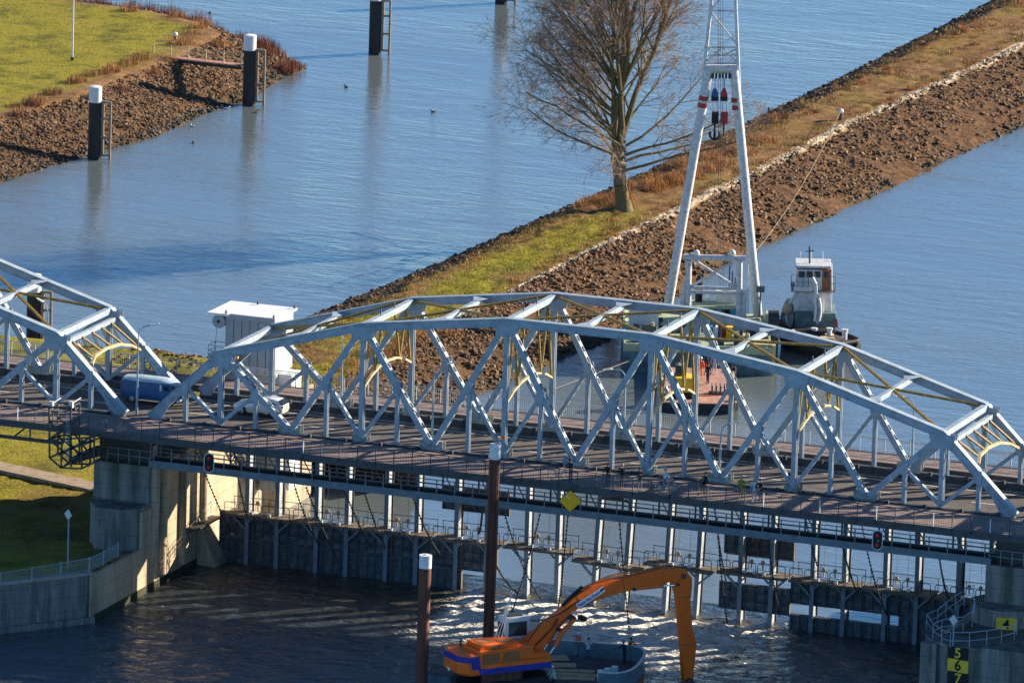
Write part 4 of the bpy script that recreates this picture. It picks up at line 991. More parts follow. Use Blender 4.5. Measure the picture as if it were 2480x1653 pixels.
# ---------------- mooring dolphins ----------------
def dolphin(base, label, top=6.9, grp='black mooring posts with white caps in the river'):
    t = thing('mooring_post', label, 'mooring post', base, 0, grp)
    MB().lathe((0, 0, 0), [(.60, -2), (.60, top-1.5)], 20).build('pile', 'pile', t, world=False, smooth=True)
    MB().lathe((0, 0, 0), [(.61, top-1.499), (.61, top-.05), (.5, top)], 20).build('cap', 'pilewhite', t, world=False, smooth=True)
    mb = MB(); d_ = (RT*.95-FW*.2).normalized(); q = V(-d_.y, d_.x, 0)
    f0 = d_*.80; f1 = d_*1.5
    for f in (f0, f1): mb.tube(f+V(0, 0, .3 if f is f0 else -.5), f+V(0, 0, top-1.4), .13, n=8)
    for z in (.4, 2.1, 3.9, top-1.45): mb.beam(f0*.6+V(0, 0, z), f1+V(0, 0, z), .2, .2)
    mb.build('fender_ladder', 'pilewood', t, world=False)
    MB().beam(d_*.62+V(0, 0, -1), d_*.62+V(0, 0, top-1.6), .07, .06).build('guide_rail', 'pilewood', t, world=False)
    return t
dolphin(at(228, 384, ZU), 'shorter black white-capped mooring post before the headland, lower left of the gangplank')
dolphin(at(602, 254, ZU), 'black mooring post with white cap at the outer end of the gangplank')
dolphin(at(907, 130, ZU), 'black mooring post in open water cut by the top edge, left of the big tree')
dolphin(at(1213, 8, ZU), 'mooring post of which only the foot shows at the top edge beside the tree')
dolphin(at(80, 857, ZU), 'black mooring post seen through the left truss span behind the far footway')
# gangplank
B_ = at(602, 254, ZU); t = thing('gangplank', 'flat gangplank with thin yellow rail posts from the headland to a mooring post', 'gangplank', B_)
a = at(345, 128, -9.0); b = V(B_.x-.6, B_.y, -9.05+1.6)
b = onp(584, 158, B_, FW); a = onp(372, 134, a, FW)
mb = MB(); mb.beam(a, b, 1.1, .12); mb.build('deck', 'pinkdeck', t); mb = MB(); dn_ = V(0, 0, -.2)
for s in (-.5, .5): mb.beam(a+dn_+FW*s, b+dn_+FW*s, .1, .32)
mb.build('girder', 'pile', t)
for s in (-.5, .5):
    mb = MB()
    for z in (.55, 1.05): mb.tube(a+FW*s+V(0, 0, z), b+FW*s+V(0, 0, z), .02, n=4)
    for j in range(6): p = a.lerp(b, j/5)+FW*s; mb.tube(p, p+V(0, 0, 1.1), .05, n=5)
    mb.build('rail', 'cream', t)
# flagpole-like mast on the headland
p = at(175, 147, -9.0); t = thing('lamp_mast', 'slender white mast on the headland lawn, its top above the photo', 'mast', p)
MB().tube((0, 0, -.2), (0, 0, 9.5), .10, .07, 10).build('pole', 'white', t, world=False); MB().tube((0, 0, -.2), (0, 0, .35), .16, n=10).build('socket', 'black', t, world=False)
mb = MB(); mb.beam(V(0, 0, 9.4), V(1.1, 0, 9.6), .3, .12); mb.build('lamp_head', 'offwhite', t, world=False)
def bollard(px, py, z, label, r=.28, light=True):
    p = at(px, py, z); t = thing('bollard', label, 'bollard', p, 0, 'white topped bollards')
    MB().tube((0, 0, -.2), (0, 0, .5), r*.6, n=10).build('stem', 'darksteel', t, world=False); MB().ball((0, 0, .6), r, n=12, sz=.8).build('cap', 'white', t, world=False, smooth=True); return p
bollard(424, 98, -9.0, 'round white bollard on the headland lawn'); BL = bollard(2036, 284, -9.1, 'white topped bollard on the spit that holds the mooring line')
bollard(1521, 500, -9.2, 'small white marker stone at the foot of the big tree', .2)
# mooring line
a = BL+V(0, 0, .6); b = onp(1832, 606, at(1840, 790, -9.0), FW)
mb = MB(); pts = [a.lerp(b, i/12)+V(0, 0, -1.0*4*(i/12)*(1-i/12)) for i in range(13)]; mb.path(pts, .022, 5); tag(mb.build('mooring_line', 'rope'), 'long thin line from the floating crane up to the bollard on the spit', 'rope')
a = onp(1330, 955, at(1330, 985, ZU), FW); b = onp(1560, 860, at(1560, 900, ZU), FW)
MB_ = MB().tube(at(1320, 950, ZU), b, .03, n=5); tag(MB_.build('mooring_line', 'rope'), 'thin line running from the water to the left corner of the crane pontoon', 'rope')
# ---------------- birds ----------------
def duck(px, py, white, label, rz=0.):
    p = at(px, py, ZU); t = thing('water_bird', label, 'bird', p, rz, 'birds floating on the river')
    m_ = 'gull' if white else 'duckdark'
    mb = MB(); mb.ball((0, 0, .06), .17, 1.5, .75, .55, 8); mb.ball((.25, 0, .24), .075, n=6); mb.tube((.17, 0, .08), (.25, 0, .22), .05, .04, 6); mb.tube((.31, 0, .23), (.39, 0, .22), .02, .008, 5); mb.tube((-.2, 0, .08), (-.36, 0, .14), .07, .015, 6)
    mb.build('body', m_, t, world=False, smooth=True)
for px, py, wh, lb in ((838, 212, 0, 'dark duck left of the mooring post in open water'), (1049, 272, 0, 'dark duck alone in the middle of the river'), (621, 273, 0, 'dark duck right of the gangplank post'), (467, 307, 1, 'white gull near the headland bank, the lower of the white birds'), (468, 347, 0, 'dark duck right below a white gull'),
                       (534, 257, 1, 'white gull close to the gangplank post, left of it'), (550, 264, 1, 'white gull nearest to the gangplank post'), (508, 33, 0, 'dark duck near the top left of the river'), (1862, 266, 0, 'dark duck close to the spit bank right of the crane mast')):
    duck(px, py, wh, lb, rnd.uniform(0, 6))

# ---------------- bare tree ----------------
def make_tree():
    base = at(1510, 503, -9.2); t = thing('bare_tree', 'huge leafless tree with many fine twigs on the spit beside the crane', 'tree', base)
    rn = random.Random(11); trunk, limbs, tw = MB(), MB(), MB()
    def seg(mb, a, b, ra, rb, n):
        mb.tube(a, b, ra, rb, n, cap=False)
    def wander(mb, p, d_, L, r, n, nseg, up, depth, rend=.35):
        pts = [(p, r)]; 
        for i in range(nseg):
            d_ = (d_+V(rn.gauss(0, .11), rn.gauss(0, .11), rn.gauss(0, .07)+up)).normalized(); q = p+d_*(L/nseg); r2 = r*(1-(1-rend)/nseg) if i < nseg else r
            seg(mb, p, q, r, r2, n); p, r = q, r2; pts.append((p, r, d_.copy()))
        return pts
    def twigs(p, d_, L, r, depth):
        nseg = 3 if depth > 1 else 2
        pts = wander(limbs if r > .035 else tw, p, d_, L, r, 4 if r > .035 else 3, nseg, .02 if depth > 1 else .0, depth, .45)
        if depth == 0: return
        k = rn.choice((3, 3, 4)) if depth > 1 else 4
        for j in range(k):
            s = rn.randrange(1, len(pts)); q = pts[s]; dd = q[2]; a = rn.uniform(.35, .85); ax = dd.orthogonal().normalized(); ax.rotate(Matrix.Rotation(rn.random()*6.28, 3, dd))
            nd = (dd*math.cos(a)+ax*math.sin(a)).normalized(); nd.z += .06; twigs(q[0], nd.normalized(), L*rn.uniform(.52, .75), max(.012, q[1]*.62), depth-1)
    tp = wander(trunk, V(0, 0, -.4), V(0, 0, 1), 6.4, .64, 14, 5, .05, 0, .80)
    trunk.tube((0, 0, -.5), (0, 0, .8), 1.0, .60, 14, cap=False)
    stems = []
    for k in range(6):           # upright stems that share the trunk
        a = 6.28*k/6+.4; tilt = .05 if k == 0 else rn.uniform(.10, .24)
        d_ = V(math.cos(a)*math.sin(tilt), math.sin(a)*math.sin(tilt), math.cos(tilt)); s0 = tp[rn.choice((4, 5))][0]+V(math.cos(a)*.2, math.sin(a)*.2, -.2)
        stems.append(wander(trunk, s0, d_, rn.uniform(16, 19), .36 if k < 3 else .27, 8, 11, .03, 3, .16))
    def clothe(pts, j0, m_n, l0, l1):
        for j in range(j0, len(pts)):
            for m_ in range(m_n):
                q = pts[j]; dd = q[2]; aa = rn.uniform(.4, .95); ax = dd.orthogonal().normalized(); ax.rotate(Matrix.Rotation(rn.random()*6.28, 3, dd))
                twigs(q[0], (dd*math.cos(aa)+ax*math.sin(aa)).normalized(), rn.uniform(l0, l1), max(.024, q[1]*.45), 3)
    for st_ in stems: clothe(st_, 4, 1, 2.2, 3.6)
    for k in range(46):          # side limbs, flatter low down, steeper towards the top
        u = (k+.5)/46; z = 3.3+u*13.0; a = k*2.4+rn.uniform(-.3, .3); tilt = 1.30-.95*min(1, u*1.15)+rn.uniform(-.1, .1); L = (12.4-5.6*u)*rn.uniform(.88, 1.08)
        if z < 6.0: o0 = V(0, 0, z)
        else:
            st_ = stems[k % 6]; o0 = min(st_, key=lambda q: abs(q[0].z-z))[0].copy(); a = math.atan2(o0.y, o0.x)+rn.uniform(-1.2, 1.2)
        d_ = V(math.cos(a)*math.sin(tilt), math.sin(a)*math.sin(tilt), math.cos(tilt))
        pts = wander(trunk, o0, d_, L, .15-.05*u, 6, 7, -.01+.035*u, 3, .2)
        clothe(pts, 2, 2, 1.7, 3.2)
    trunk.build('trunk', 'bark', t, world=False, smooth=True); c_ = limbs.build('crown', 'bark', t, world=False); tw.build('twigs', 'twig', c_, world=False)
    print('TREE faces', len(trunk.f), len(limbs.f), len(tw.f))
make_tree()
# ---------------- vehicles ----------------
def body_loft(secs, hw):   # secs: list of (x, [(y_frac, z)...]) rings across
    return None
def wheel(parent, x, y, r, wd):
    s = 1 if y > 0 else -1
    o = MB().lathe((x, y-s*wd/2, r), [(r*.62, 0), (r*.92, 0), (r, wd*.15*1), (r, wd*.85), (r*.92, wd), (r*.62, wd)] if s > 0 else [(r*.62, -wd), (r*.92, -wd), (r, -wd*.85), (r, -wd*.15), (r*.92, 0), (r*.62, 0)], 18, 'Y').build('wheel', 'rubber', parent, world=False, smooth=True) if 0 else None
    y0, y1 = (y-wd, y) if s > 0 else (y, y+wd)
    o = MB().lathe((x, y0, r), [(r*.9, 0), (r, wd*.2), (r, wd*.8), (r*.9, wd)], 18, 'Y').build('wheel', 'rubber', parent, world=False, smooth=True)
    mb = MB(); yo = y1+.004 if s > 0 else y0-.004; mb.lathe((x, yo-.02, r), [(r*.6, 0), (r*.6, .04)], 16, 'Y')
    for i in range(5):
        a = 6.28*i/5; mb.beam(V(x, yo, r), V(x+math.cos(a)*r*.62, yo, r+math.sin(a)*r*.62), .06, .07, SIDE)
    mb.build('rim', 'chrome', o, world=False)
def shell(outline, hw, inset=0.1, m='carwhite', name='body', parent=None):
    # outline = side profile; three slices so the flanks round over
    n = len(outline); cx = sum(p[0] for p in outline)/n; cz = sum(p[1] for p in outline)/n
    def ring(y, k): return [V(cx+(x-cx)*k, y, cz+(z-cz)*k) for x, z in outline]
    mb = MB(); mb.loft([ring(-hw, .90), ring(-hw*.96, .965), ring(-hw*.8, .995), ring(0, 1.0), ring(hw*.8, .995), ring(hw*.96, .965), ring(hw, .90)])
    return mb.build(name, m, parent, world=False, smooth=True)
# white hatchback, tail to the right
p = at(657, 1012, -.61); t = thing('hatchback_car', 'white hatchback seen from its rear corner driving left under the truss', 'car', V(p.x-1.2, p.y+.9, -.61), 0)
bo = shell([(-2.0, .28), (-2.08, .62), (-1.85, .86), (-1.1, .98), (1.2, 1.05), (2.0, 1.02), (2.12, .62), (2.05, .30)], .86, parent=t)
shell([(-1.15, .90), (-.55, 1.30), (.0, 1.46), (.9, 1.48), (1.55, 1.36), (2.0, .98)], .70, m='carwhite', name='cabin', parent=bo)
mb = MB()
for s in (-1, 1): mb.prism([V(-.85, s*.70, .98), V(-.42, s*.66, 1.27), (V(.15, s*.65, 1.36)), V(.95, s*.65, 1.36), V(1.45, s*.68, 1.06)][::1], (0, s*.03, 0))
mb.prism([V(1.66, -.58, 1.33), V(1.66, .58, 1.33), V(2.03, .62, 1.02), V(2.03, -.62, 1.02)], (.03, 0, .03)); mb.prism([V(-1.13, -.6, .97), V(-1.13, .6, .97), V(-.56, .52, 1.31), V(-.56, -.52, 1.31)], (-.03, 0, .03))
mb.build('window', 'glass', bo, world=False)
for s in (-1, 1):
    MB().prism([V(1.80, s*.83, .80), V(2.06, s*.74, .78), V(2.08, s*.70, .98), V(1.85, s*.78, 1.02)], (.02, s*.03, 0)).build('tail_light', 'red', bo, world=False)
    MB().prism([V(-2.0, s*.6, .66), V(-1.92, s*.78, .66), V(-1.75, s*.8, .82), V(-1.9, s*.6, .82)], (-.03, s*.02, .01)).build('headlight', 'lampglass', bo, world=False)
    MB().box((-.75, s*.92, 1.02), (.12, .18, .13)).build('mirror', 'carwhite', bo, world=False, bevel=.03)
    for x in (-1.3, 1.32):
        MB().lathe((x, s*.82-.04, .36), [(.39, 0), (.39, .08)], 18, 'Y').build('wheel_arch', 'black', bo, world=False); wheel(t, x, s*.88, .33, .2)
MB().bx(2.09, 2.13, -.26, .26, .55, .67).build('number_plate', 'signyellow', bo, world=False)
MB().bx(1.95, 2.14, -.75, .75, .28, .42).build('bumper', 'black', bo, world=False, bevel=.03)
# blue van, nose to the right
p = at(300, 973, -.61); t = thing('delivery_van', 'old blue panel van with a weathered pale blue roof between the two truss spans', 'van', V(p.x+2.0, p.y+.95, -.61), 0)
bo = shell([(-2.3, .35), (-2.42, .8), (-2.38, 1.55), (-2.2, 1.78), (1.75, 1.78), (2.12, 1.35), (2.35, 1.05), (2.40, .6), (2.3, .35)], .95, m='vanblue', parent=t)
mb = MB(); n_ = 9
rings = []
for x, k, zz in ((-2.36, .6, 1.72), (-2.25, .92, 1.78), (-1.2, .97, 1.86), (.8, .97, 1.86), (1.75, .92, 1.80), (2.08, .6, 1.68)):
    rings.append([V(x, math.cos(math.pi*i/n_)*.93*k, zz-.14+math.sin(math.pi*i/n_)*.34*k) for i in range(n_+1)])
mb.loft(rings); mb.build('roof', 'vanroof', bo, world=False, smooth=True)
mb = MB()
for s in (-1, 1): mb.prism([V(.95, s*.925, 1.18), V(1.95, s*.90, 1.18), V(1.68, s*.90, 1.66), V(.95, s*.925, 1.66)], (0, s*.03, 0))
mb.build('window_frame', 'offwhite', bo, world=False)
mb = MB()
for s in (-1, 1): mb.prism([V(1.28, s*.96, 1.24), V(1.84, s*.935, 1.24), V(1.62, s*.935, 1.60), V(1.28, s*.96, 1.60)], (0, s*.015, 0))
mb.prism([V(2.28, -.78, 1.16), V(2.28, .78, 1.16), V(1.86, .72, 1.70), V(1.86, -.72, 1.70)], (.04, 0, .03)); mb.build('window', 'glass', bo, world=False)
MB().bx(2.36, 2.5, -.9, .9, .38, .55).build('bumper', 'white', bo, world=False, bevel=.04)
for s in (-1, 1):
    MB().lathe((2.36, s*.66, .82), [(.12, 0), (.11, .06), (.02, .08)], 12, 'X').build('headlight', 'lampglass', bo, world=False)
    for x in (-1.35, 1.4):
        MB().lathe((x, s*.90-.04, .38), [(.43, 0), (.43, .08)], 18, 'Y').build('wheel_arch', 'black', bo, world=False); wheel(t, x, s*.93, .34, .2)
MB().bx(-.02, .0, -.965, -.95, .5, 1.7).build('door_seam', 'navy', bo, world=False)

# ---------------- people ----------------
def person(loc, face, label, top='navycloth', legs='jeans', hair='hair', pose='lean', h=1.76, grp=None, helmet=None, sit=0., sleeve=None, bag=None):
    """one continuous skinned figure: joints laid out, skin modifier evaluated, materials by region"""
    k = h/1.76; J = {}; E_ = []; Rr = {}
    def j(n, x, y, z, r, r2=None): J[n] = V(x*k, y*k, z*k); Rr[n] = (r*k, (r2 or r)*k)
    # x = forward, y = left
    lean = .10 if pose == 'lean' else 0; hipz = .93
    j('pel', 0, 0, hipz, .145, .11); j('wst', .0+lean*.3, 0, 1.08, .135, .105); j('chs', lean, 0, 1.30, .165, .12); j('nck', lean*1.2+.01, 0, 1.50, .055); j('hd0', lean*1.3+.02, 0, 1.58, .075, .085); j('hd1', lean*1.4+.03, 0, 1.68, .085, .10)
    E_ += [('pel', 'wst'), ('wst', 'chs'), ('chs', 'nck'), ('nck', 'hd0'), ('hd0', 'hd1')]
    for s, q in ((1, 'L'), (-1, 'R')):
        if pose == 'ride':
            up = .0 if s > 0 else .18
            j('hp'+q, .02, s*.09, .90, .095); j('kn'+q, .34, s*.11, .66+up, .065); j('an'+q, .16, s*.11, .22+up, .045); j('ft'+q, .33, s*.11, .14+up, .04, .05)
        elif pose == 'walk':
            f = .22*s; j('hp'+q, .0, s*.09, .88, .095); j('kn'+q, f*.6+.04, s*.09, .50, .065); j('an'+q, f, s*.09, .09, .045); j('ft'+q, f+.16, s*.09, .045, .04, .05)
        else:
            f = .04*s; j('hp'+q, 0, s*.09, .87, .095); j('kn'+q, .03+f, s*.10, .49, .065); j('an'+q, f, s*.11, .09, .045); j('ft'+q, f+.16, s*.13, .045, .04, .05)
        E_ += [('pel', 'hp'+q), ('hp'+q, 'kn'+q), ('kn'+q, 'an'+q), ('an'+q, 'ft'+q)]
        sx = lean
        j('sh'+q, sx, s*.20, 1.42, .065)
        if pose in ('lean',): j('el'+q, sx+.16, s*.27, 1.20, .048); j('wr'+q, sx+.36, s*.20, 1.10, .034)
        elif pose == 'photo': j('el'+q, sx+.16, s*.26, 1.24, .048); j('wr'+q, sx+.26, s*.08, 1.50, .034)
        elif pose == 'ride': j('el'+q, sx+.22, s*.26, 1.18, .048); j('wr'+q, sx+.44, s*.22, 1.02, .034)
        elif pose == 'arms': j('el'+q, sx+.14, s*.30, 1.20, .05); j('wr'+q, sx+.30, s*.05, 1.28, .036)
        else: j('el'+q, sx-.02, s*.27, 1.14, .048); j('wr'+q, sx+.06, s*.29, .88, .034)
        d_ = (J['wr'+q]-J['el'+q]).normalized(); J['pm'+q] = J['wr'+q]+d_*.075*k; Rr['pm'+q] = (.042*k, .022*k)
        E_ += [('chs', 'sh'+q), ('sh'+q, 'el'+q), ('el'+q, 'wr'+q), ('wr'+q, 'pm'+q)]
        side_ = d_.cross(V(1, .3, 1)).normalized(); cur = side_.cross(d_).normalized()
        for fi, (o_, L) in enumerate(((-.030, .068), (-.010, .080), (.010, .076), (.030, .060))):
            a_ = J['pm'+q]+side_*o_*k; n1, n2 = 'f%d%sa' % (fi, q), 'f%d%sb' % (fi, q)
            J[n1] = a_+d_*L*.55*k; J[n2] = J[n1]+(d_*.6+cur*.8)*L*.5*k; Rr[n1] = (.0095*k,)*2; Rr[n2] = (.0075*k,)*2; E_ += [('pm'+q, n1), (n1, n2)]
        n1, n2 = 'th'+q, 'ti'+q; J[n1] = J['wr'+q]+d_*.03*k+side_*-.042*k; J[n2] = J[n1]+(d_*.7-side_*.5+cur*.4)*.035*k; Rr[n1] = (.011*k,)*2; Rr[n2] = (.009*k,)*2; E_ += [('wr'+q, n1), (n1, n2)]
    names_ = list(J); idx = {n: i for i, n in enumerate(names_)}
    me = bpy.data.meshes.new('person'); me.from_pydata([J[n] for n in names_], [(idx[a], idx[b]) for a, b in E_], [])
    ob = bpy.data.objects.new('tmp_body', me); col.objects.link(ob); sm = ob.modifiers.new('skin', 'SKIN')
    sv = me.skin_vertices[0].data
    for i, n in enumerate(names_): sv[i].radius = Rr[n]
    sv[idx['pel']].use_root = True; ss = ob.modifiers.new('ss', 'SUBSURF'); ss.levels = 1; ss.render_levels = 1
    dg_ = bpy.context.evaluated_depsgraph_get(); m2 = bpy.data.meshes.new_from_object(ob.evaluated_get(dg_)); bpy.data.objects.remove(ob)
    m2.name = 'person'; m2.materials.clear()
    for mm in ('skin', top, legs, 'blackcloth'): m2.materials.append(MAT[mm])
    for f in m2.polygons:
        c_ = f.center/k; f.use_smooth = True
        dl = min((c_-J['wrL']/k).length, (c_-J['wrR']/k).length)
        pal = min((c_-J['pmL']/k).length, (c_-J['pmR']/k).length)
        if c_.z > 1.50 and pal > .13 and c_.x < .35 and abs(c_.y) < .12: f.material_index = 0
        elif pal < .07 or pal < dl: f.material_index = 0 if pal < .16 else 1
        elif c_.z > .93: f.material_index = 1
        elif min((c_-J['ftL']/k).length, (c_-J['ftR']/k).length) < .12: f.material_index = 3
        else: f.material_index = 2
        if f.material_index == 2 and .80 < c_.z <= .93: f.material_index = 1
    # face: nose, brow, ears pulled from the surface
    hd = J['hd1']
    root = bpy.data.objects.new('person', m2); col.objects.link(root); root.location = loc; root.rotation_euler = (0, 0, face)
    tag(root, label, 'person', grp)
    mb = MB(); f0 = hd+V(.085*k, 0, -.03*k); mb.prism([f0+V(0, -.014, -.02), f0+V(0, .014, -.02), f0+V(-.005, 0, .04)], (.03, 0, -.004)); 
    for s in (-1, 1): mb.ball(tuple(hd+V(-.01*k, s*.095*k, -.03*k)), .022, .6, .5, 1.2, 6)
    mb.build('nose_and_ears', 'skin', root, world=False)
    mb = MB()
    for s in (-1, 1): mb.ball(tuple(hd+V(.085*k, s*.032*k, .0)), .010, n=6)
    mb.box(hd+V(.088*k, 0, -.075*k), (.01, .045, .008)); mb.build('eyes_and_mouth', 'blackcloth', root, world=False)
    mb = MB(); n_ = 12; prof = [(.108, -.06), (.112, .0), (.10, .055), (.065, .095), (.01, .108)]
    c0 = hd+V(-.018*k, 0, .005); mb.lathe(c0, [(r*k, z*k) for r, z in prof], 12)
    if helmet:
        mb = MB(); mb.lathe(hd+V(0, 0, .01), [(.150*k, .0), (.132*k, .015), (.125*k, .06), (.08*k, .115), (.01, .128)], 14); mb.build('helmet', helmet, root, world=False, smooth=True)
    else: mb.build('hair', hair, root, world=False, smooth=True)
    if bag:
        MB().box((-.2*k, 0, 1.22*k), (.18, .30, .42)).build('backpack', bag, root, world=False, bevel=.05)
    return root
def bicycle(loc, rz, label, m='bluesteel'):
    t = thing('bicycle', label, 'bicycle', loc, rz)
    for x in (-.53, .53):
        mb = MB(); n = 22
        pts = [V(x+math.cos(6.2832*i/n)*.34, 0, .36+math.sin(6.2832*i/n)*.34) for i in range(n+1)]; mb.path(pts, .022, 5); o = mb.build('wheel', 'rubber', t, world=False)
        mb = MB()
        for i in range(10): a = 6.2832*i/10; mb.tube((x, 0, .36), (x+math.cos(a)*.33, 0, .36+math.sin(a)*.33), .005, n=3)
        mb.build('spokes', 'chrome', o, world=False)
        mb = MB(); pts = [V(x+math.cos(a)*.385, 0, .36+math.sin(a)*.385) for a in [R_(q) for q in range(20, 200, 15)]]; mb.path(pts, .02, 4); mb.build('mudguard', 'chrome', t, world=False)
    f = MB(); S_, B_b, H_, Rr_, Fr_ = V(-.18, 0, .86), V(-.05, 0, .33), V(.36, 0, .88), V(-.53, 0, .36), V(.53, 0, .36)
    for a, b in ((S_, B_b), (S_, H_+V(0, 0, -.08)), (B_b, H_+V(0, 0, -.15)), (B_b, Rr_), (S_, Rr_), (H_+V(-.02, 0, .12), Fr_)): f.tube(a, b, .02, n=6)
    f.build('frame', m, t, world=False)
    mb = MB(); mb.ball((-.2, 0, .96), .13, 1, .55, .35, 8); mb.tube((-.19, 0, .86), (-.2, 0, .95), .015, n=5); mb.build('saddle', 'blackcloth', t, world=False)
    mb = MB(); mb.path([V(.28, .28, 1.03), V(.38, .2, 1.05), V(.34, 0, 1.02), V(.38, -.2, 1.05), V(.28, -.28, 1.03)], .016, 5); mb.build('handlebar', 'chrome', t, world=False)
    mb = MB(); mb.bx(-.72, -.32, -.07, .07, .76, .78); mb.tube((-.6, 0, .76), (-.53, 0, .4), .01, n=4); mb.build('carrier', 'blackcloth', t, world=False)
    mb = MB(); mb.tube((-.05, -.12, .33), (-.05, .12, .33), .012, n=5); mb.lathe((-.05, -.05, .33), [(.1, 0), (.1, .01)], 12, 'Y'); mb.build('crank', 'chrome', t, world=False)
    return t
ZW = 0.0; DN = math.atan2(-FW.y, -FW.x)   # facing the camera (downstream)
def wp(px, py): p = at(px, py, ZW); p.y = max(-5.75, min(-1.6, p.y)); return p
person(wp(1382, 1167), -1.6, 'person in dark jacket and jeans leaning on the railing beside a parked bicycle', 'navycloth', 'jeans', 'hair', 'lean', 1.8)
bicycle(wp(1353, 1161), .05, 'light grey bicycle parked against the railing beside a person in a dark jacket', 'chrome')
person(wp(1472, 1176), -1.55, 'person in a dark jacket with a bright red hat at the railing', 'blackcloth', 'jeans', 'redcloth', 'lean', 1.78)
person(wp(1506, 1180), -1.7, 'person in black taking a photo right of the one in the red hat', 'blackcloth', 'navycloth', 'hairgrey', 'photo', 1.8)
person(wp(1549, 1186), -1.2, 'person in dark jacket and light trousers beside a light railing post', 'navycloth', 'greycloth', 'hair', 'arms', 1.7)
p = wp(1616, 1193); bicycle(p, .12, 'bicycle ridden by the person in the white jacket'); person(p+V(-.22, .0, .12), .12, 'cyclist in a white jacket riding on the footway', 'whitecloth', 'navycloth', 'hairgrey', 'ride', 1.75)
p = wp(1702, 1200); bicycle(p, 2.5, 'bicycle held by the stooping person in black right of the white jacket cyclist', 'darksteel'); person(p+V(.1, .25, 0), -2.3, 'person in black stooping over a bicycle on the footway', 'blackcloth', 'blackcloth', 'hair', 'ride', 1.75)
person(wp(1794, 1209), -1.5, 'person in an olive green jacket standing at the railing', 'olive', 'jeans', 'hairgrey', 'stand', 1.8)
person(wp(1826, 1213), -1.3, 'person in pale blue top and pinkish trousers, between the olive and the black jacket', 'lightblue', 'pinkcloth', 'hairgrey', 'stand', 1.72)
person(wp(1842, 1214), -1.8, 'person in a black jacket at the right end of the row of watchers', 'blackcloth', 'jeans', 'hair', 'lean', 1.76)

# ---------------- machine house ----------------
o_ = V(.1, 16.5, 0)
HA, HB = onY(547, 762, 16.5), onY(665, 776, 16.5)
x0, x1, ytop = HA.x, HB.x, (HA.z+HB.z)/2
t = thing('machine_house', 'grey machine house on an arched concrete leg with an overhanging white roof', 'machine house', (1, 18, -9))
MB().bx(x0, x1, 16.5, 20.4, .2, ytop-.02).build('upper_box', 'housegrey', t)
# arched lower leg: a wall whose left side curves in
arc = [V(x0, 17.0, .2)]+[V(x0+1.2+2.6*(1-math.cos(a)), 17.0, -.0-4.6*math.sin(a)*1.0) for a in [R_(q) for q in range(0, 91, 10)]]
leg = [V(x0-.8, 17, .2), V(x0-.8, 17, .0), V(x0-.6, 17, -.6), V(x0+.1, 17, -1.8), V(x0+.6, 17, -3.4), V(x0+.8, 17, -5), V(x0+.8, 17, -9), V(x1, 17, -9), V(x1, 17, .2)]
MB().prism(leg, (0, 2.9, 0)).build('arched_leg', 'housegrey', t)
for q_ in range(1, 6): MB().bx(x0+(x1-x0)*q_/6-.02, x0+(x1-x0)*q_/6+.02, 16.48, 16.5, .3, ytop-.3).build('panel_joint', 'darksteel', t)
MB().bx(x1, x1+.03, 17.2, 18.0, 1.2, 3.0).build('door', 'offwhite', t)
MB().bx(x1, x1+.03, 18.8, 19.6, 2.2, 3.1).build('window', 'glass', t)
MB().bx(x1-.03, x1+1.1, 17.6, 19.6, -9, .19).build('side_shaft', 'white', t)
for z in (-2.6, -4.2): MB().bx(x1+1.1, x1+1.7, 17.8, 19.2, z-.35, z+.35).build('cable_drum', 'offwhite', t, bevel=.1)
rz = ytop+.22
mb = MB(); rp_ = [onY(503, 752, 16.2), onY(668, 775, 16.2)]; mb.bx(rp_[0].x, x1+.12, 16.1, 20.9, ytop+.0, ytop+.16); mb.build('roof', 'white', t)
MB().bx(x0+.5, x1+.2, 16.05, 16.25, ytop-.1, ytop+.22).build('gutter', 'housegrey', t)
mb = MB()
for q in ((x0+1, 20.6), (x1, 20.6), (x0+.1, 16.3), (x1, 16.3)): mb.bx(q[0]-.06, q[0]+.06, q[1]-.06, q[1]+.06, ytop+.16, ytop+.42)
mb.build('roof_light', 'darksteel', t)
c0 = onY(529, 778, 16.3)
mb = MB(); mb.lathe(c0, [(.52, 0), (.54, .04), (.54, .18), (.50, .2), (.50, .4), (.54, .42), (.54, .55)], 26, 'Y'); w_o = mb.build('pulley_wheel', 'housegrey', t, smooth=True)
MB().lathe(c0-V(0, .03, 0), [(.14, 0), (.14, .05)], 14, 'Y').build('hub', 'black', w_o)
c1 = onY(522, 845, 16.3)
MB().tube(c0+V(-.2, .2, -.5), c1+V(-.1, .2, .4), .02, n=4).build('cable', 'darksteel', t)
mb = MB()
for z in (0, .45, .9):
    for a, b in (((-.6, -.4), (.6, -.4)), ((-.6, -.4), (-.6, .9)), ((-.6, .9), (.6, .9))): mb.tube(c1+V(a[0], a[1]+.4, z-.6), c1+V(b[0], b[1]+.4, z-.6), .03, n=5)
for a in ((-.6, -.4), (0, -.4), (.6, -.4), (-.6, .9)): mb.tube(c1+V(a[0], a[1]+.4, -.6), c1+V(a[0], a[1]+.4, .3), .03, n=5)
mb.bx(c1.x-.7, c1.x+.8, c1.y-.1, c1.y+1.4, c1.z-.75, c1.z-.62); mb.bx(c1.x-.2, c1.x+.5, c1.y, c1.y+.6, c1.z-1.3, c1.z-.75)
mb.build('balcony', 'steel', t)
mb = MB()
for j in range(9):
    mb.box((x0-1.0+j*.28, 15.6, -3.0-j*.42), (.5, .9, .06))
mb.beam(V(x0-1.2, 15.2, -2.6), V(x0+1.3, 15.2, -6.3), .06, .3, SIDE); mb.beam(V(x0-1.2, 15.2, -1.7), V(x0+1.3, 15.2, -5.4), .05, .06, SIDE)
mb.build('stair', 'steel', t)

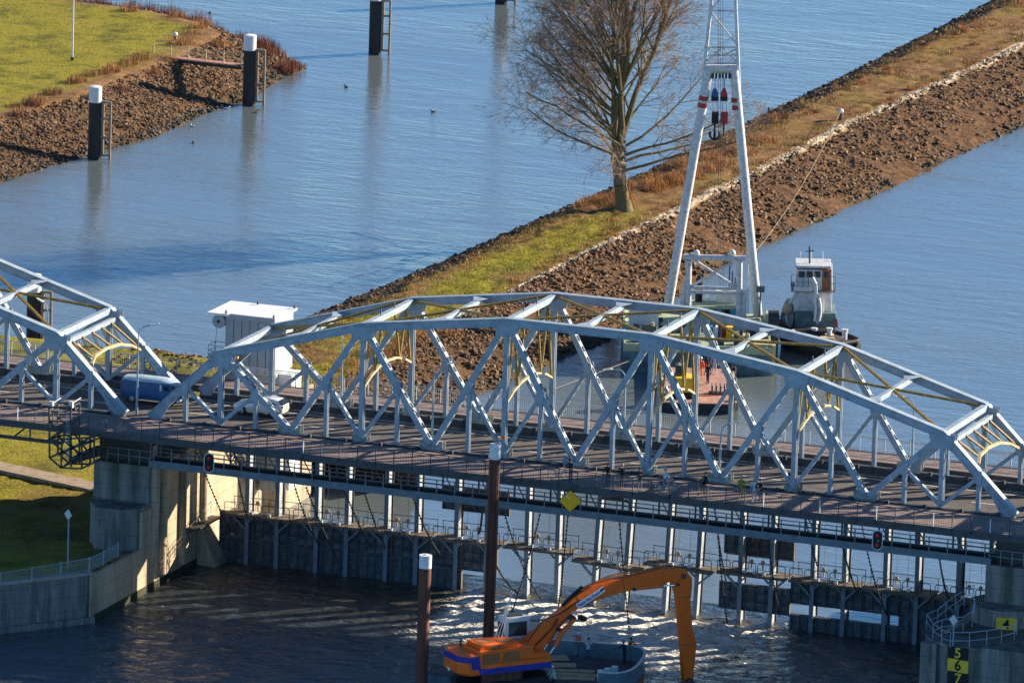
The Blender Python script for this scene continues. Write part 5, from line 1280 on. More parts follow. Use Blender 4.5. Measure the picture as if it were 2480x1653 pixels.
# ---------------- rusty spud piles ----------------
def spud(px, py_base, px_t, py_top, r, z, label, cap=.95, m='rust'):
    b = at(px, py_base, z); q = onp(px_t, py_top, b, FW); t = thing('mooring_pile', label, 'pile', b)
    d_ = q-b; L = d_.length; dn = d_.normalized()
    MB().tube(V(0, 0, 0)-dn*2, dn*(L-cap), r, r, 20).build('pile', m, t, world=False, smooth=True)
    mb = MB(); mb.tube(dn*(L-cap), dn*L, r*1.02, r*1.02, 20); mb.tube(dn*L, dn*(L+.08), r*.3, r*.2, 8); mb.build('cap', 'pilewhite', t, world=False, smooth=True)
    for s in (-.35, .35): pass
    return t, b, dn, L
spud(1019, 1690, 1031, 1343, .45, ZD, 'rusty round steel pile with a short white cap left of the orange excavator', .95)
bs = at(1182, 1560, -12.0)
t_, b_, dn_, L_ = spud(1182, 1560, 1200, 1075, .42, -12.2, 'tall dark rusty pile with white cap rising past the bridge deck', 1.1)
mb = MB()
for s in (-.3, 0, .3): mb.tube(RT*s-FW*.42, RT*s-FW*.42+dn_*(L_-1.2), .045, n=5)
mb.build('guide_rib', 'rust', t_, world=False)
mb = MB(); mb.tube(dn_*(L_-.2)+RT*.1, dn_*(L_+1.0)+RT*.1, .015, n=4); mb.build('antenna', 'darksteel', t_, world=False)
MB().ball(tuple(dn_*(L_+.55)+RT*.55), .16, n=8).build('warning_light', 'orange', t_, world=False)

# ---------------- excavator and its barge ----------------
DZ = -11.9
bp0 = at(1045, 1648, DZ); bow = at(1551, 1600, -11.3)
# hull axis along the right direction of the photo, close to the bridge axis
ax = V(.985, .17, 0).normalized(); ay = V(-ax.y, ax.x, 0); az_b = math.atan2(ax.y, ax.x)
nose = at(1552, 1625, -11.6); HWD = 4.3; ctr = nose-ax*1.0
t = thing('work_pontoon', 'grey teal work pontoon with an open deck carrying the orange excavator', 'pontoon', V(nose.x, nose.y, ZD), az_b)
Lh = 15.2
def hull_out(k, z): 
    pts = []
    for q in range(-90, 91, 15):
        a = R_(q); ca, sa = max(0, math.cos(a))**.6, math.copysign(abs(math.sin(a))**.7, math.sin(a)); pts.append(V(-2.4+2.4*ca*k, sa*HWD*k, z))
    return pts+[V(-8.6, HWD*k, z), V(-9.2, -1.2*k, z), V(-Lh, -1.6*k, z), V(-Lh, -HWD*k, z)]
mb = MB(); mb.loft([hull_out(.93, -1.2), hull_out(.98, .3), hull_out(1.0, .95)]); mb.build('hull', 'teal', t, world=False)
mb = MB(); mb.loft([hull_out(.985, .951), hull_out(.985, 1.0)]); mb.build('deck', 'bargedeck', t, world=False)
# bulwark along the far side and round the bow
mb = MB(); o1 = hull_out(1.0, .95); o2 = hull_out(.975, .95)
seq = [(o1[i], o2[i]) for i in range(len(o1)-4)]+[(o1[-4], o2[-4])]
for (a, a2), (b, b2) in zip(seq, seq[1:]):
    if a.y < -HWD*.98 and b.y < -HWD*.98: continue
    mb.prism([a, b, b2, a2], (0, 0, 1.15))
mb.build('bulwark', 'teal', t, world=False)
mb = MB()
for (a, a2), (b, b2) in zip(seq, seq[1:]): mb.beam(a+V(0, 0, 1.18), b+V(0, 0, 1.18), .2, .07)
mb.build('bulwark_rim', 'offwhite', t, world=False)
mb = MB(); mb.loft([[p*1.0+V(.02, 0, 0) for p in hull_out(1.012, .25)[4:10]], [p for p in hull_out(1.02, .8)[4:10]]], close=False, caps=False); mb.build('bow_band', 'orange_dark', t, world=False)
for (lx, ly) in ((-2.6, -2.2), (-2.2, -1.5), (-1.8, -.8)):
    d_o = MB(); d_o.tube((lx, ly, 1.0), (lx, ly, 1.75), .26, n=14); q = d_o.build('drum', 'lampglass', None, world=False)
    q.location = V(nose.x, nose.y, ZD)+Matrix.Rotation(az_b, 3, 'Z')@V(0, 0, 0); q.rotation_euler = (0, 0, az_b); tag(q, {-2.6: 'pale steel drum nearest the camera of three at the pontoon bow', -2.2: 'middle one of three pale drums at the pontoon bow', -1.8: 'farthest of three pale drums at the pontoon bow'}[lx], 'drum', 'drums at the pontoon bow')
mb = MB()
for i, (a, b, w_) in enumerate((((-10, -3.4), (-3.0, -2.2), .7), ((-10.2, -2.3), (-3.0, -1.3), .7), ((-9.5, -1.2), (-3.4, -.3), .6), ((-9, .2), (-5, 1.0), 1.1), ((-8.6, 2.0), (-6, 3.0), 1.4))):
    mb.beam(V(a[0], a[1], 1.06+.02*i), V(b[0], b[1], 1.06+.02*i), w_, .1)
q = mb.build('timber_mats', 'tan', None, world=False); q.location = V(nose.x, nose.y, ZD); q.rotation_euler = (0, 0, az_b); tag(q, 'long timber and steel mats lying on the pontoon deck', 'deck mats')
mb = MB(); mb.tube((-7.6, -3.2, 1.5), (-7.6, -1.6, 1.5), .02, n=3)
rng = []
for q_ in range(0, 13): a = math.pi*q_/12; rng.append(V(-7.6+1.5*math.cos(a), 0, 1.0+1.15*math.sin(a)**.5 if 0 < q_ < 12 else 1.0))
mb = MB(); mb.prism([V(p.x, -4.3, p.z) for p in rng], (0, .5, 0)); q = mb.build('tracked_machine', 'black', None, world=False); q.location = V(nose.x, nose.y, ZD); q.rotation_euler = (0, 0, az_b); tag(q, 'dark rubber hood shaped block beside the worker in pale green at the bottom edge', 'deck machine')
# excavator : heading right and slightly away
head = (RT*.87+FW*.50).normalized(); hz = math.atan2(head.y, head.x); left = V(-head.y, head.x, 0)
body0 = at(1215, 1640, DZ+1.15)+FW*1.2
t = thing('excavator', 'large orange excavator with a blue stripe and a long bent boom, standing on the pontoon', 'excavator', V(body0.x, body0.y, DZ+.75), hz)
O_ = t.location.copy()
def L2(p): return Matrix.Rotation(-hz, 3, 'Z')@(p-O_)       # world -> local
def bodyout(x0, x1, k, z, cut=.8):
    w2 = 1.75*k; return [V(x0, -w2+cut, z), V(x0+.25, -w2+cut*.45, z), V(x0+cut*.7, -w2, z), V(x1, -w2, z), V(x1, w2, z), V(x0+cut*.7, w2, z), V(x0+.25, w2-cut*.45, z), V(x0, w2-cut, z)]
MB().loft([bodyout(-4.1, 3.1, .97, .95), bodyout(-4.3, 3.1, 1, 1.15), bodyout(-4.3, 3.1, 1.0, 1.75)]).build('upper_body', 'orange', t, world=False)
MB().loft([bodyout(-3.3, 3.12, 1.008, .96), bodyout(-3.5, 3.12, 1.008, 1.42)]).build('blue_stripe', 'navy', t, world=False)
mb = MB(); mb.loft([bodyout(-4.3, -2.6, 1.0, 1.56), bodyout(-4.26, -2.6, .985, 2.45), bodyout(-4.1, -2.6, .95, 2.55)]); mb.build('counterweight', 'orange', t, world=False)
cw = MB(); cw.loft([bodyout(-4.34, -2.9, 1.01, 1.95), bodyout(-4.34, -2.9, 1.01, 2.38)]); cw.build('blue_band', 'navy', t, world=False)
MB().prism([V(-3.5, -1.765, 1.42), V(-2.75, -1.765, 1.42), V(-2.95, -1.765, 2.38), V(-3.6, -1.765, 2.38)], (0, .03, 0)).build('stripe_riser', 'navy', t, world=False)
eb = MB().bx(-2.9, 1.6, -1.74, .9, 1.76, 2.75).build('engine_cover', 'orange', t, world=False, bevel=.06)
MB().bx(-2.7, .5, -1.5, .6, 2.76, 3.1).build('hood', 'orange', eb, world=False, bevel=.05)
mb = MB()
for x in (-2.6, -.9): mb.bx(x, x+1.35, -1.775, -1.745, 1.72, 2.5)
mb.bx(-2.4, -1.2, -1.0, .2, 3.102, 3.125); mb.bx(-.9, .2, -1.1, -.2, 3.102, 3.125); mb.bx(-2.2, -1.0, -1.52, -1.505, 2.82, 3.04); mb.build('grille', 'orange_dark', eb, world=False)
MB().bx(1.6, 3.05, -1.7, .3, 1.76, 2.1).build('tool_box', 'orange', t, world=False, bevel=.04)
mb = MB(); mb.tube((-3.0, .9, 2.2), (-3.0, .9, 3.0), .1, n=8); mb.tube((-3.6, -.3, 2.15), (-3.6, -.3, 3.4), .02, n=4); mb.ball((-3.6, -.3, 3.42), .1, n=6); mb.build('exhaust', 'darksteel', t, world=False)
mb = MB(); mb.prism([V(-4.33, -.1, 1.25), V(-4.33, .5, 1.3), V(-4.33, .2, .98)], (-.02, 0, 0)); mb.build('emblem', 'lampglass', t, world=False)
cab = MB().bx(.6, 2.7, .75, 1.95, 1.8, 4.3).build('cab', 'offwhite', t, world=False, bevel=.1)
mb = MB(); mb.bx(.575, .595, .95, 1.75, 2.6, 3.9); mb.bx(.9, 2.4, .72, .745, 2.9, 3.95); mb.bx(2.705, 2.72, .9, 1.8, 2.4, 4.0); mb.build('window', 'glass', cab, world=False)
MB().bx(1.0, 2.2, 1.0, 1.6, 4.31, 4.42).build('roof_hatch', 'darksteel', cab, world=False)
und = MB().tube((0, 0, -.75), (0, 0, 1.1), 1.5, 1.5, 24).build('slewing_ring', 'rust', t, world=False)
for s in (-1, 1):
    mb = MB(); pts = []
    for q_ in range(13): a = math.pi*q_/12-math.pi/2; pts.append(V(2.6+.5*math.cos(a), 0, -.25+.5*math.sin(a)))
    for q_ in range(13): a = math.pi*q_/12+math.pi/2; pts.append(V(-2.6+.5*math.cos(a), 0, -.25+.5*math.sin(a)))
    mb.prism([p+V(0, s*1.7-.35, 0) for p in pts], (0, .7, 0)); mb.build('track', 'rubber', t, world=False)
# boom from the photograph's outline in the vertical plane of the heading
def bpx(px, py): return L2(onp(px, py, O_, left))
def plate(pts, w_, name, m, par, y0=0):
    mb = MB(); P_ = [bpx(*p) for p in pts]; mb.prism([V(p.x, y0-w_/2, p.z) for p in P_], (0, w_, 0)); return mb.build(name, m, par, world=False, bevel=.04)
boom = plate([(1262, 1582), (1296, 1588), (1318, 1560), (1345, 1510), (1380, 1480), (1420, 1458), (1500, 1432), (1560, 1420), (1612, 1408), (1648, 1402), (1650, 1376), (1600, 1375), (1528, 1392), (1480, 1402), (1428, 1416), (1385, 1445), (1345, 1485), (1300, 1520), (1270, 1548)], .62, 'boom', 'orange', t)
stick = plate([(1632, 1374), (1655, 1376), (1672, 1396), (1672, 1420), (1668, 1450), (1673, 1520), (1683, 1560), (1676, 1620), (1674, 1668), (1655, 1668), (1648, 1560), (1636, 1440), (1628, 1410)], .56, 'stick', 'orange', t)
mb = MB()
def cyl(mb, a, b, r, y): A_, B_2 = bpx(*a), bpx(*b); mb.tube(V(A_.x, y, A_.z), V(B_2.x, y, B_2.z), r, n=10)
for y in (-.5, .5):
    q = MB(); cyl(q, (1352, 1528), (1382, 1496), .17, y); cyl(q, (1335, 1562), (1352, 1528), .17, y); q.build('hoist_cylinder', 'orange', t, world=False, smooth=True)
    q = MB(); cyl(q, (1312, 1594), (1338, 1556), .09, y); q.build('piston_rod', 'chrome', t, world=False, smooth=True)
q = MB(); cyl(q, (1530, 1423), (1602, 1416), .16, -.2); q.build('arm_cylinder', 'orange', t, world=False); q = MB(); cyl(q, (1602, 1416), (1634, 1414), .07, -.2); q.build('piston_rod', 'chrome', t, world=False)
mb = MB(); mb.path([bpx(1272, 1550)+V(0, -.35, 0), bpx(1310, 1500)+V(0, -.36, .1), bpx(1352, 1482)+V(0, -.36, 0), bpx(1400, 1452)+V(0, -.36, .1)], .05, 5); mb.path([bpx(1290, 1560)+V(0, -.4, 0), bpx(1330, 1530)+V(0, -.45, .4), bpx(1345, 1500)+V(0, -.4, .2)], .05, 5)
mb.path([bpx(1362, 1470)+V(0, 0, .12), bpx(1384, 1447)+V(0, 0, .14), bpx(1410, 1424)+V(0, 0, .12)], .14, 6); mb.build('hydraulic_hose', 'black', t, world=False)
bpn = lambda x, y: L2(onp(x, y, O_-left*.34, left))
a_, b_2 = bpn(1401, 1466), bpn(1460, 1427); ang = math.atan2(b_2.z-a_.z, b_2.x-a_.x); mid = (a_+b_2)/2; PL = (b_2-a_).length
Mp = Matrix.Rotation(-ang, 3, 'Y'); MB().box((mid.x, -.325, mid.z), (PL+.25, .03, .46), M=Mp).build('name_panel', 'white', t, world=False)
text_mesh('Paans Van Oord', .36, 'navy', t, Matrix.Translation((mid.x-.18*math.cos(ang), -.348, mid.z-.18*math.sin(ang)))@Matrix.Rotation(-ang, 4, 'Y')@Matrix.Rotation(R_(90), 4, 'X')@Matrix.Diagonal((.80, 1, 1, 1)), 'lettering', .005, .006)
e_ = b_2+V(-.12, 0, -.1); MB().prism([V(e_.x-.15, -.345, e_.z-.1), V(e_.x+.22, -.345, e_.z+.12), V(e_.x+.2, -.345, e_.z+.3), V(e_.x-.1, -.345, e_.z+.12)], (0, .01, 0)).build('logo_mark', 'signblack', t, world=False)
MB().box(tuple(bpx(1400, 1500)+V(.35, 0, .1)), (.35, .75, .3)).build('work_lamp', 'black', t, world=False)
for px_, py_, r_ in ((1285, 1572, .26), (1383, 1494, .2), (1650, 1392, .2), (1636, 1412, .13), (1530, 1423, .15), (1356, 1524, .15), (1664, 1642, .14)):
    c_ = bpx(px_, py_); MB().tube((c_.x, -.42, c_.z), (c_.x, .42, c_.z), r_, n=14).build('pin', 'darksteel', t, world=False)
for u_, v_ in (((1392, 1438), (1402, 1470)), ((1503, 1396), (1508, 1433)), ((1598, 1377), (1604, 1411)), ((1636, 1445), (1670, 1440)), ((1648, 1560), (1682, 1556)), ((1322, 1502), (1350, 1512))):
    A_, B_2 = bpx(*u_), bpx(*v_); MB().beam(V(A_.x, 0, A_.z), V(B_2.x, 0, B_2.z), .65, .05, SIDE).build('weld_seam', 'orange_dark', t, world=False)
q = MB(); q.path([bpx(1404, 1432)+V(0, -.2, .15), bpx(1440, 1412)+V(0, -.2, .15), bpx(1482, 1398)+V(0, -.2, .15), bpx(1530, 1388)+V(0, -.2, .15), bpx(1600, 1373)+V(0, -.2, .12)], .06, 5); q.path([bpx(1404, 1432)+V(0, .15, .15), bpx(1482, 1398)+V(0, .15, .17), bpx(1560, 1381)+V(0, .15, .15)], .06, 5); q.build('top_hose', 'orange_dark', t, world=False)
plate([(1655, 1640), (1672, 1640), (1680, 1662), (1662, 1680)], .9, 'bucket', 'rust', t)
# cables from the stay near the excavator
a = onp(1262, 1440, at(1182, 1560, -12.2), FW); b = at(1205, 1552, -11.0); mb = MB()
q0 = onp(1205, 1555, O_, FW)
mb = MB()
for dx in (-.25, 0, .25): mb.tube(q0+RT*dx+V(0, 0, .3), q0+RT*1.0+V(0, 0, 3.9), .025, n=4)
tag(mb.build('stay_wire', 'offwhite'), 'bundle of thin stay wires rising behind the excavator body', 'wires')
# pontoon crew
TP = V(nose.x, nose.y, ZD); Rb = Matrix.Rotation(az_b, 3, 'Z')
def onb(px, py): return at(px, py, ZD+1.0)
person(at(1401, 1587, -11.9), -2.4, 'worker in bright orange jacket and white helmet at the pontoon bulwark', 'hivis', 'jeans', 'hair', 'arms', 1.78, helmet='white')
person(at(1424, 1594, -11.9), -1.0, 'pale grey figure bending beside the worker in orange', 'whitecloth', 'jeans', 'hair', 'photo', 1.6)
person(at(1512, 1607, -11.9), -2.0, 'worker in dark clothes with a blue helmet at the pontoon bow', 'blackcloth', 'navycloth', 'hair', 'lean', 1.8, helmet='helmetblue')
person(at(1524, 1597, -11.9), -.6, 'worker in brown and black at the pontoon bow, partly behind the blue helmet', 'orange_dark', 'blackcloth', 'hair', 'lean', 1.75)
person(at(1341, 1668, -11.9), -2.2, 'worker in pale green jacket and white helmet at the bottom edge', 'mint', 'navycloth', 'hair', 'lean', 1.78, helmet='white')

# ---------------- floating crane ----------------
O = at(1690, 905, ZU); 
crz = math.atan2(RT.y, RT.x)
t = thing('floating_crane', 'floating crane with tall grey white A-frame legs, turquoise deckhouse and pale green pontoon', 'floating crane', O, crz)
def W2(p): return Matrix.Rotation(-crz, 3, 'Z')@(p-O)      # local: x right, y away
def cpx(px, py, yloc): return W2(onp(px, py, O+FW*yloc, FW))
xl_, xr_ = cpx(1509, 870, 0).x, cpx(1868, 870, 0).x
dk = 2.1
MB().bx(xl_, xr_, 0, 15, -1, dk-.3).build('hull', 'hullgreen', t, world=False, bevel=.1)
MB().bx(xl_-.02, xr_+.02, -.02, 15.02, dk-.299, dk).build('deck', 'deckgreen', t, world=False)
mb = MB()
for x in (xl_+.1, xr_-.1): mb.bx(x-.08, x+.08, 0, 15, dk, dk+.35)
mb.bx(xl_, xr_, .02, .18, dk, dk+.35); mb.build('coaming', 'deckgreen', t, world=False)
# right corner fender frame
mb = MB(); mb.bx(xr_-2.6, xr_-.1, .3, 2.4, dk+.35, dk+.55); mb.bx(xr_+.03, xr_+.35, .2, 1.2, -.6, dk+.5); mb.build('fender_frame', 'cream', t, world=False)
YL = 14.0
def leg_(name, a, b, r, m='greywhite', yl=YL, par=t, n=14):
    o = MB().tube(cpx(*a, yl), cpx(*b, yl), r, r, n).build(name, m, par, world=False, smooth=True); return o
lg = leg_('leg', (1617, 748), (1716, 170), .40); rg = leg_('leg', (1838, 790), (1778, 170), .40)
for (a, b, pr) in (((1689, 362), (1691, 352), lg), ((1693, 340), (1695, 328), lg), ((1786, 350), (1785, 340), rg), ((1784, 328), (1783, 318), rg)): pass
for a, b, o in (((1703, 243), (1705, 232), lg), ((1700, 260), (1702, 249), lg), ((1783, 247), (1782, 236), rg), ((1785, 265), (1784, 254), rg)):
    MB().tube(cpx(*a, YL), cpx(*b, YL), .42, .42, 14).build('red_band', 'red', o, world=False)
MB().beam(cpx(1708, 164, YL), cpx(1785, 164, YL), .7, .45).build('head_beam', 'greywhite', t, world=False)
jl = leg_('jib_chord', (1704, 190), (1724, -8), .15, n=8); leg_('jib_chord', (1790, 215), (1781, -8), .15, n=8)
leg_('jib_chord', (1724, -8), (1738, -150), .14, n=8); leg_('jib_chord', (1781, -8), (1772, -150), .14, n=8)
for a, b in (((1706, 115), (1788, 115)), ((1708, 135), (1788, 133)), ((1707, 154), (1788, 154)), ((1722, 26), (1784, 27)), ((1722, 28), (1786, 110)), ((1708, 116), (1746, 132)), ((1752, 116), (1786, 153)), ((1708, 152), (1746, 118)), ((1752, 134), (1786, 118)), ((1724, 24), (1760, -25))):
    leg_('jib_brace', a, b, .085, n=6, m='greywhite' if a[0] < 1753 else 'greywhite')
MB().beam(cpx(1722, 174, YL), cpx(1768, 174, YL), .5, .25).build('pulley_beam', 'cream', t, world=False)
for x in (1724, 1732, 1741, 1748, 1756, 1764):
    MB().lathe(cpx(x, 184, YL-.2), [(.12, 0), (.27, .03), (.27, .15), (.12, .18)], 12, 'X').build('sheave', 'black', t, world=False)
for px, py0, m_, m2_, lowm, hook in ((1732, 228, 'vanblue', 'signblack', 'signblack', True), (1754, 228, 'red', 'signblack', 'red', False)):
    a = cpx(px, 214, YL); b = cpx(px, 243, YL)
    bl = MB(); bl.loft([[a+V(-.12, -.2, 0), a+V(.12, -.2, 0), a+V(.12, .2, 0), a+V(-.12, .2, 0)], [V(a.x-.30, -.28+a.y, b.z+.55), V(a.x+.30, a.y-.28, b.z+.55), V(a.x+.30, a.y+.28, b.z+.55), V(a.x-.30, a.y+.28, b.z+.55)], [V(a.x-.26, -.28+a.y, b.z), V(a.x+.26, a.y-.28, b.z), V(a.x+.26, a.y+.28, b.z), V(a.x-.26, a.y+.28, b.z)]]); bb = bl.build('hook_block', m_, t, world=False)
    MB().bx(a.x-.31, a.x+.31, a.y-.3, a.y+.3, b.z-.02, b.z+.35).build('block_weight', 'signblack', bb, world=False)
    c_ = cpx(px, 285, YL); lb = MB().bx(c_.x-.30, c_.x+.30, c_.y-.25, c_.y+.25, c_.z-.5, c_.z+.5).build('lower_block', lowm, t, world=False)
    mb = MB(); 
    for dx in (-.18, .18): mb.tube(V(a.x+dx, a.y, b.z), V(c_.x+dx, c_.y, c_.z+.5), .025, n=4)
    mb.tube(cpx(px, 190, YL), a, .04, n=5); mb.build('rope', 'darksteel', t, world=False)
    mb = MB(); h0 = V(c_.x, c_.y, c_.z-.5); mb.tube(h0, h0-V(0, 0, .7), .09, n=8)
    if hook:
        for s in (-1, 1):
            pts = [h0-V(0, 0, .6)]+[h0-V(0, 0, .55)+V(s*.42*math.sin(R_(q)), 0, -.42+.42*math.cos(R_(q))) for q in range(180, 30, -25)]; mb.path(pts, .11, 6)
    else: mb = MB().tube(h0, h0-V(0, 0, 1.2), .09, .03, 8)
    mb.build('hook', 'signblack', lb, world=False)
for x0_, x1_ in ((1744, 1746), (1750, 1752), (1739, 1741)):
    MB().tube(cpx(x0_, -140, YL-.1), cpx(x1_, 780, YL-.1), .022, n=4).build('hoist_rope', 'darksteel', t, world=False)
MB().tube(cpx(1778, 190, YL), cpx(1800, 560, YL+.1), .025, n=4).build('hoist_rope', 'darksteel', t, world=False)
MB().tube(cpx(1700, 200, YL), cpx(1696, 300, YL+.1), .025, n=4).build('hoist_rope', 'darksteel', t, world=False)
# support frame and deckhouse
YF = 10.5
for a, b, r in (((1655, 622), (1805, 626), .26), ((1668, 630), (1666, 760), .27), ((1791, 630), (1789, 775), .27), ((1681, 630), (1782, 694), .12), ((1776, 634), (1672, 694), .12), ((1672, 695), (1788, 699), .15), ((1672, 706), (1788, 710), .15), ((1660, 680), (1650, 760), .22), ((1803, 700), (1800, 790), .24), ((1812, 640), (1812, 760), .05)):
    leg_('frame_bar', a, b, r, yl=YF, n=10)
for px in (1687, 1774): 
    c_ = cpx(px, 612, YF); MB().ball(tuple(c_), .28, n=10).build('flood_lamp', 'lampglass', t, world=False, smooth=True)
a = cpx(1670, 762, 12); b = cpx(1786, 762, 12); zt = cpx(1720, 742, 12).z; 
dh = MB().bx(a.x, b.x, 11.4, 13.4, dk, zt).build('deckhouse', 'turq', t, world=False)
MB().bx(a.x-.3, b.x+.3, 11.1, 13.7, zt+.001, zt+.2).build('roof', 'deckgreen', dh, world=False)
mb = MB()
for px in (1725, 1758): c_ = cpx(px, 758, 11.4); mb.bx(c_.x-.38, c_.x+.38, 11.33, 11.39, c_.z-.5, c_.z+.5)
mb.build('window', 'glass', dh, world=False)
mb = MB(); c_ = cpx(1692, 725, 13); mb.tube(V(c_.x, 13, zt), V(c_.x, 13, zt+2.2), .32, n=12); mb.tube(V(c_.x, 13, zt+2.2), V(c_.x, 13, zt+2.5), .2, n=10); mb.build('funnel', 'signblack', dh, world=False)
mb = MB(); c_ = cpx(1768, 727, 13); mb.bx(c_.x-.7, c_.x+.7, 12.5, 14, zt+.2, zt+1.3); mb.build('roof_unit', 'offwhite', dh, world=False, bevel=.1)
c_ = cpx(1739, 730, 13); mb = MB(); mb.ball((c_.x-.9, 12.3, zt+.8), .28, n=10); mb.bx(c_.x-.2, c_.x+1, 13, 14.2, zt+.2, zt+1.0); mb.build('searchlight', 'lampglass', dh, world=False)
mb = MB()
for i in range(3): c_ = cpx(1766+i*7, 690, 14); mb.tube(V(c_.x, 14, zt), V(c_.x, 14, zt+3.2-.5*i), .06, n=5)
mb.build('vent_pipe', 'darksteel', dh, world=False)
c_ = cpx(1842, 700, 13); mb = MB(); mb.tube(V(c_.x, 13, dk), V(c_.x, 13, c_.z-.2), .07, n=6); mb.box((c_.x, 13, c_.z), (.7, .3, .5)); mb.build('lamp_post', 'hullgreen', t, world=False)
# deck clutter as parts of the crane
mb = MB(); rr = random.Random(4)
for i in range(26): x, y = rr.uniform(xl_+.6, xr_-.6), rr.uniform(.8, 9.5); mb.box((x, y, dk+.3), (rr.uniform(.2, .8), rr.uniform(.2, .8), rr.uniform(.4, 1.2)), rr.random())
mb.build('deck_gear', 'darksteel', t, world=False)
mb = MB()
for i in range(9): x, y = rr.uniform(xl_+.6, xr_-.6), rr.uniform(.8, 9); MB().tube((x, y, dk), (x, y, dk+rr.uniform(.5, 1.3)), .14, n=8).build('bollard', 'cream', t, world=False)
for i, (px, m_) in enumerate(((1748, 'redcloth'), (1722, 'helmetblue'), (1736, 'white'), (1762, 'yellow'))):
    c_ = cpx(px, 810+i*4, 5); MB().bx(c_.x-.4, c_.x+.4, 4.6, 5.4, dk, dk+1.0).build('locker', m_, t, world=False, bevel=.05)
mb = MB(); c_ = cpx(1862, 800, 6)
pts = []
for q_ in range(13): a_ = math.pi*q_/12; pts.append(V(xr_+.25+.0, 6-.9*math.cos(a_), dk+1.2+1.1*math.sin(a_)))
mb.prism([V(xr_-.2, 5.1, 0), V(xr_-.2, 6.9, 0)]+[V(xr_-.2, p.y, p.z) for p in pts[::-1]], (.9, 0, 0)); mb.build('fender', 'hull', t, world=False)
MB().bx(xl_+.5, xl_+3, 7.5, 9.5, dk, dk+1.9).build('winch_house', 'offwhite', t, world=False, bevel=.05)
mb = MB()
for i in range(9):
    x = xl_+.2+i*(xr_-xl_-.4)/8; mb.tube((x, .3, dk), (x, .3, dk+1.0), .03, n=5)
mb.tube((xl_+.2, .3, dk+1), (xl_+4.2, .3, dk+1), .03, n=5); mb.build('deck_rail', 'cream', t, world=False)

# ---------------- small work barge with yellow machine ----------------
c_ = at(1690, 1000, ZU); t = thing('work_barge', 'flat work barge with a reddish deck and tyres behind the far footway', 'barge', c_, crz)
MB().bx(-3.1, 3.0, 0, 19.5, -.6, .78).build('hull', 'hull', t, world=False, bevel=.08)
MB().bx(-3.15, 3.05, -.05, 19.55, .785, .88).build('deck', 'pinkdeck', t, world=False)
mb = MB()
for y in (1.2, 4, 12.5, 15.5):
    n = 14; pts = [V(3.22, y+math.cos(6.2832*i/n)*.5, .7+math.sin(6.2832*i/n)*.5) for i in range(n+1)]; mb.path(pts, .16, 6)
mb.build('tyre', 'rubber', t, world=False)
MB().bx(3.06, 3.2, 0, 19.4, .4, 1.0).build('rubbing_strip', 'cream', t, world=False)
BO = c_.copy()
def bl(x, y): return BO+RT*x+FW*y+V(0, 0, .88)
q = thing('yellow_machine', 'yellow compact machine standing at the near left end of the work barge', 'machine', bl(-1.2, 2.4), crz)
MB().bx(-1.0, 1.0, -1.0, 1.2, .45, 1.75).build('body', 'signyellow', q, world=False, bevel=.2); MB().bx(-1.0, 1.0, -1.05, 1.25, .1, .44).build('chassis', 'signblack', q, world=False)
mb = MB(); mb.bx(-.75, .2, -.2, 1.0, 1.76, 2.6); mb.build('cab', 'glass', q, world=False, bevel=.06)
for x in (-.9, .9):
    for y in (-.8, .9): MB().lathe((x-.12, y, .35), [(.3, 0), (.35, .05), (.35, .2), (.3, .25)], 14, 'X').build('wheel', 'rubber', q, world=False)
person(bl(.9, 7.2), -1.9, 'worker in dark overalls standing in the middle of the work barge', 'navycloth', 'blackcloth', 'hair', 'stand', 1.82)
person(bl(.3, 9.5), -1.2, 'worker in orange at the left of the group on the work barge', 'orange', 'yellow', 'hair', 'stand', 1.78, helmet='white')
person(bl(.9, 11.8), -2.2, 'worker with blue helmet at the far end of the work barge', 'navycloth', 'hivis', 'hair', 'lean', 1.78, helmet='helmetblue')
person(bl(1.5, 11.2), -1.2, 'worker in pale overalls at the far end of the work barge', 'lightblue', 'greycloth', 'hair', 'stand', 1.78, helmet='white')
person(bl(-1.6, 8.6), -.5, 'worker in red behind the yellow machine on the work barge', 'redcloth', 'blackcloth', 'hair', 'lean', 1.75)
mb = MB()
for i in range(4):
    n = 10; x = 1.2+.35*i; pts = [V(x, 2.0+math.cos(6.2832*j/n)*.4, .45+math.sin(6.2832*j/n)*.4) for j in range(n+1)]; mb.path(pts, .07, 5)
mb.bx(.9, 2.6, 1.6, 2.4, 0, .15)
q = mb.build('hose_reel', 'darksteel', None, world=False); q.location = bl(0, 1.6); q.rotation_euler = (0, 0, crz); tag(q, 'dark hose reel frame on the right of the work barge deck', 'hose reel')

# ---------------- tug ----------------
TO = V(17.9, 106.0, ZU)-FW*7.0; th = crz+R_(130)     # bow away and left
t = thing('tug_boat', 'weathered tug boat with white wheelhouse, brown door and raised dinghy beside the floating crane', 'tug', TO, th)
def tring(k, z, sheer=0.):
    pts = []
    for s in (-1, 1):
        rng_ = [(-3.4, 1.3), (-3.2, 1.9), (-1.7, 2.3), (1.2, 2.3), (2.9, 1.9), (4.2, 1.0), (4.7, 0)]
        if s > 0: rng_ = rng_[::-1][1:]
        for x, y in rng_: pts.append(V(x*(.96+.04*k), s*y*k*.86, z+sheer*max(0, (x-1)/5)**2))
    return pts
MB().loft([tring(.75, -1), tring(.95, .4, .6), tring(1.0, 1.3, 1.3)]).build('hull', 'hull', t, world=False, smooth=True)
MB().loft([tring(.97, 1.3, 1.3), tring(.97, 1.36, 1.3)]).build('deck', 'bargedeck', t, world=False)
mb = MB(); a = tring(1.0, 1.3, 1.3); b = tring(1.03, 1.7, 2.5); c2 = tring(.97, 1.7, 2.5); d2 = tring(.95, 1.3, 1.3)
n = len(a)
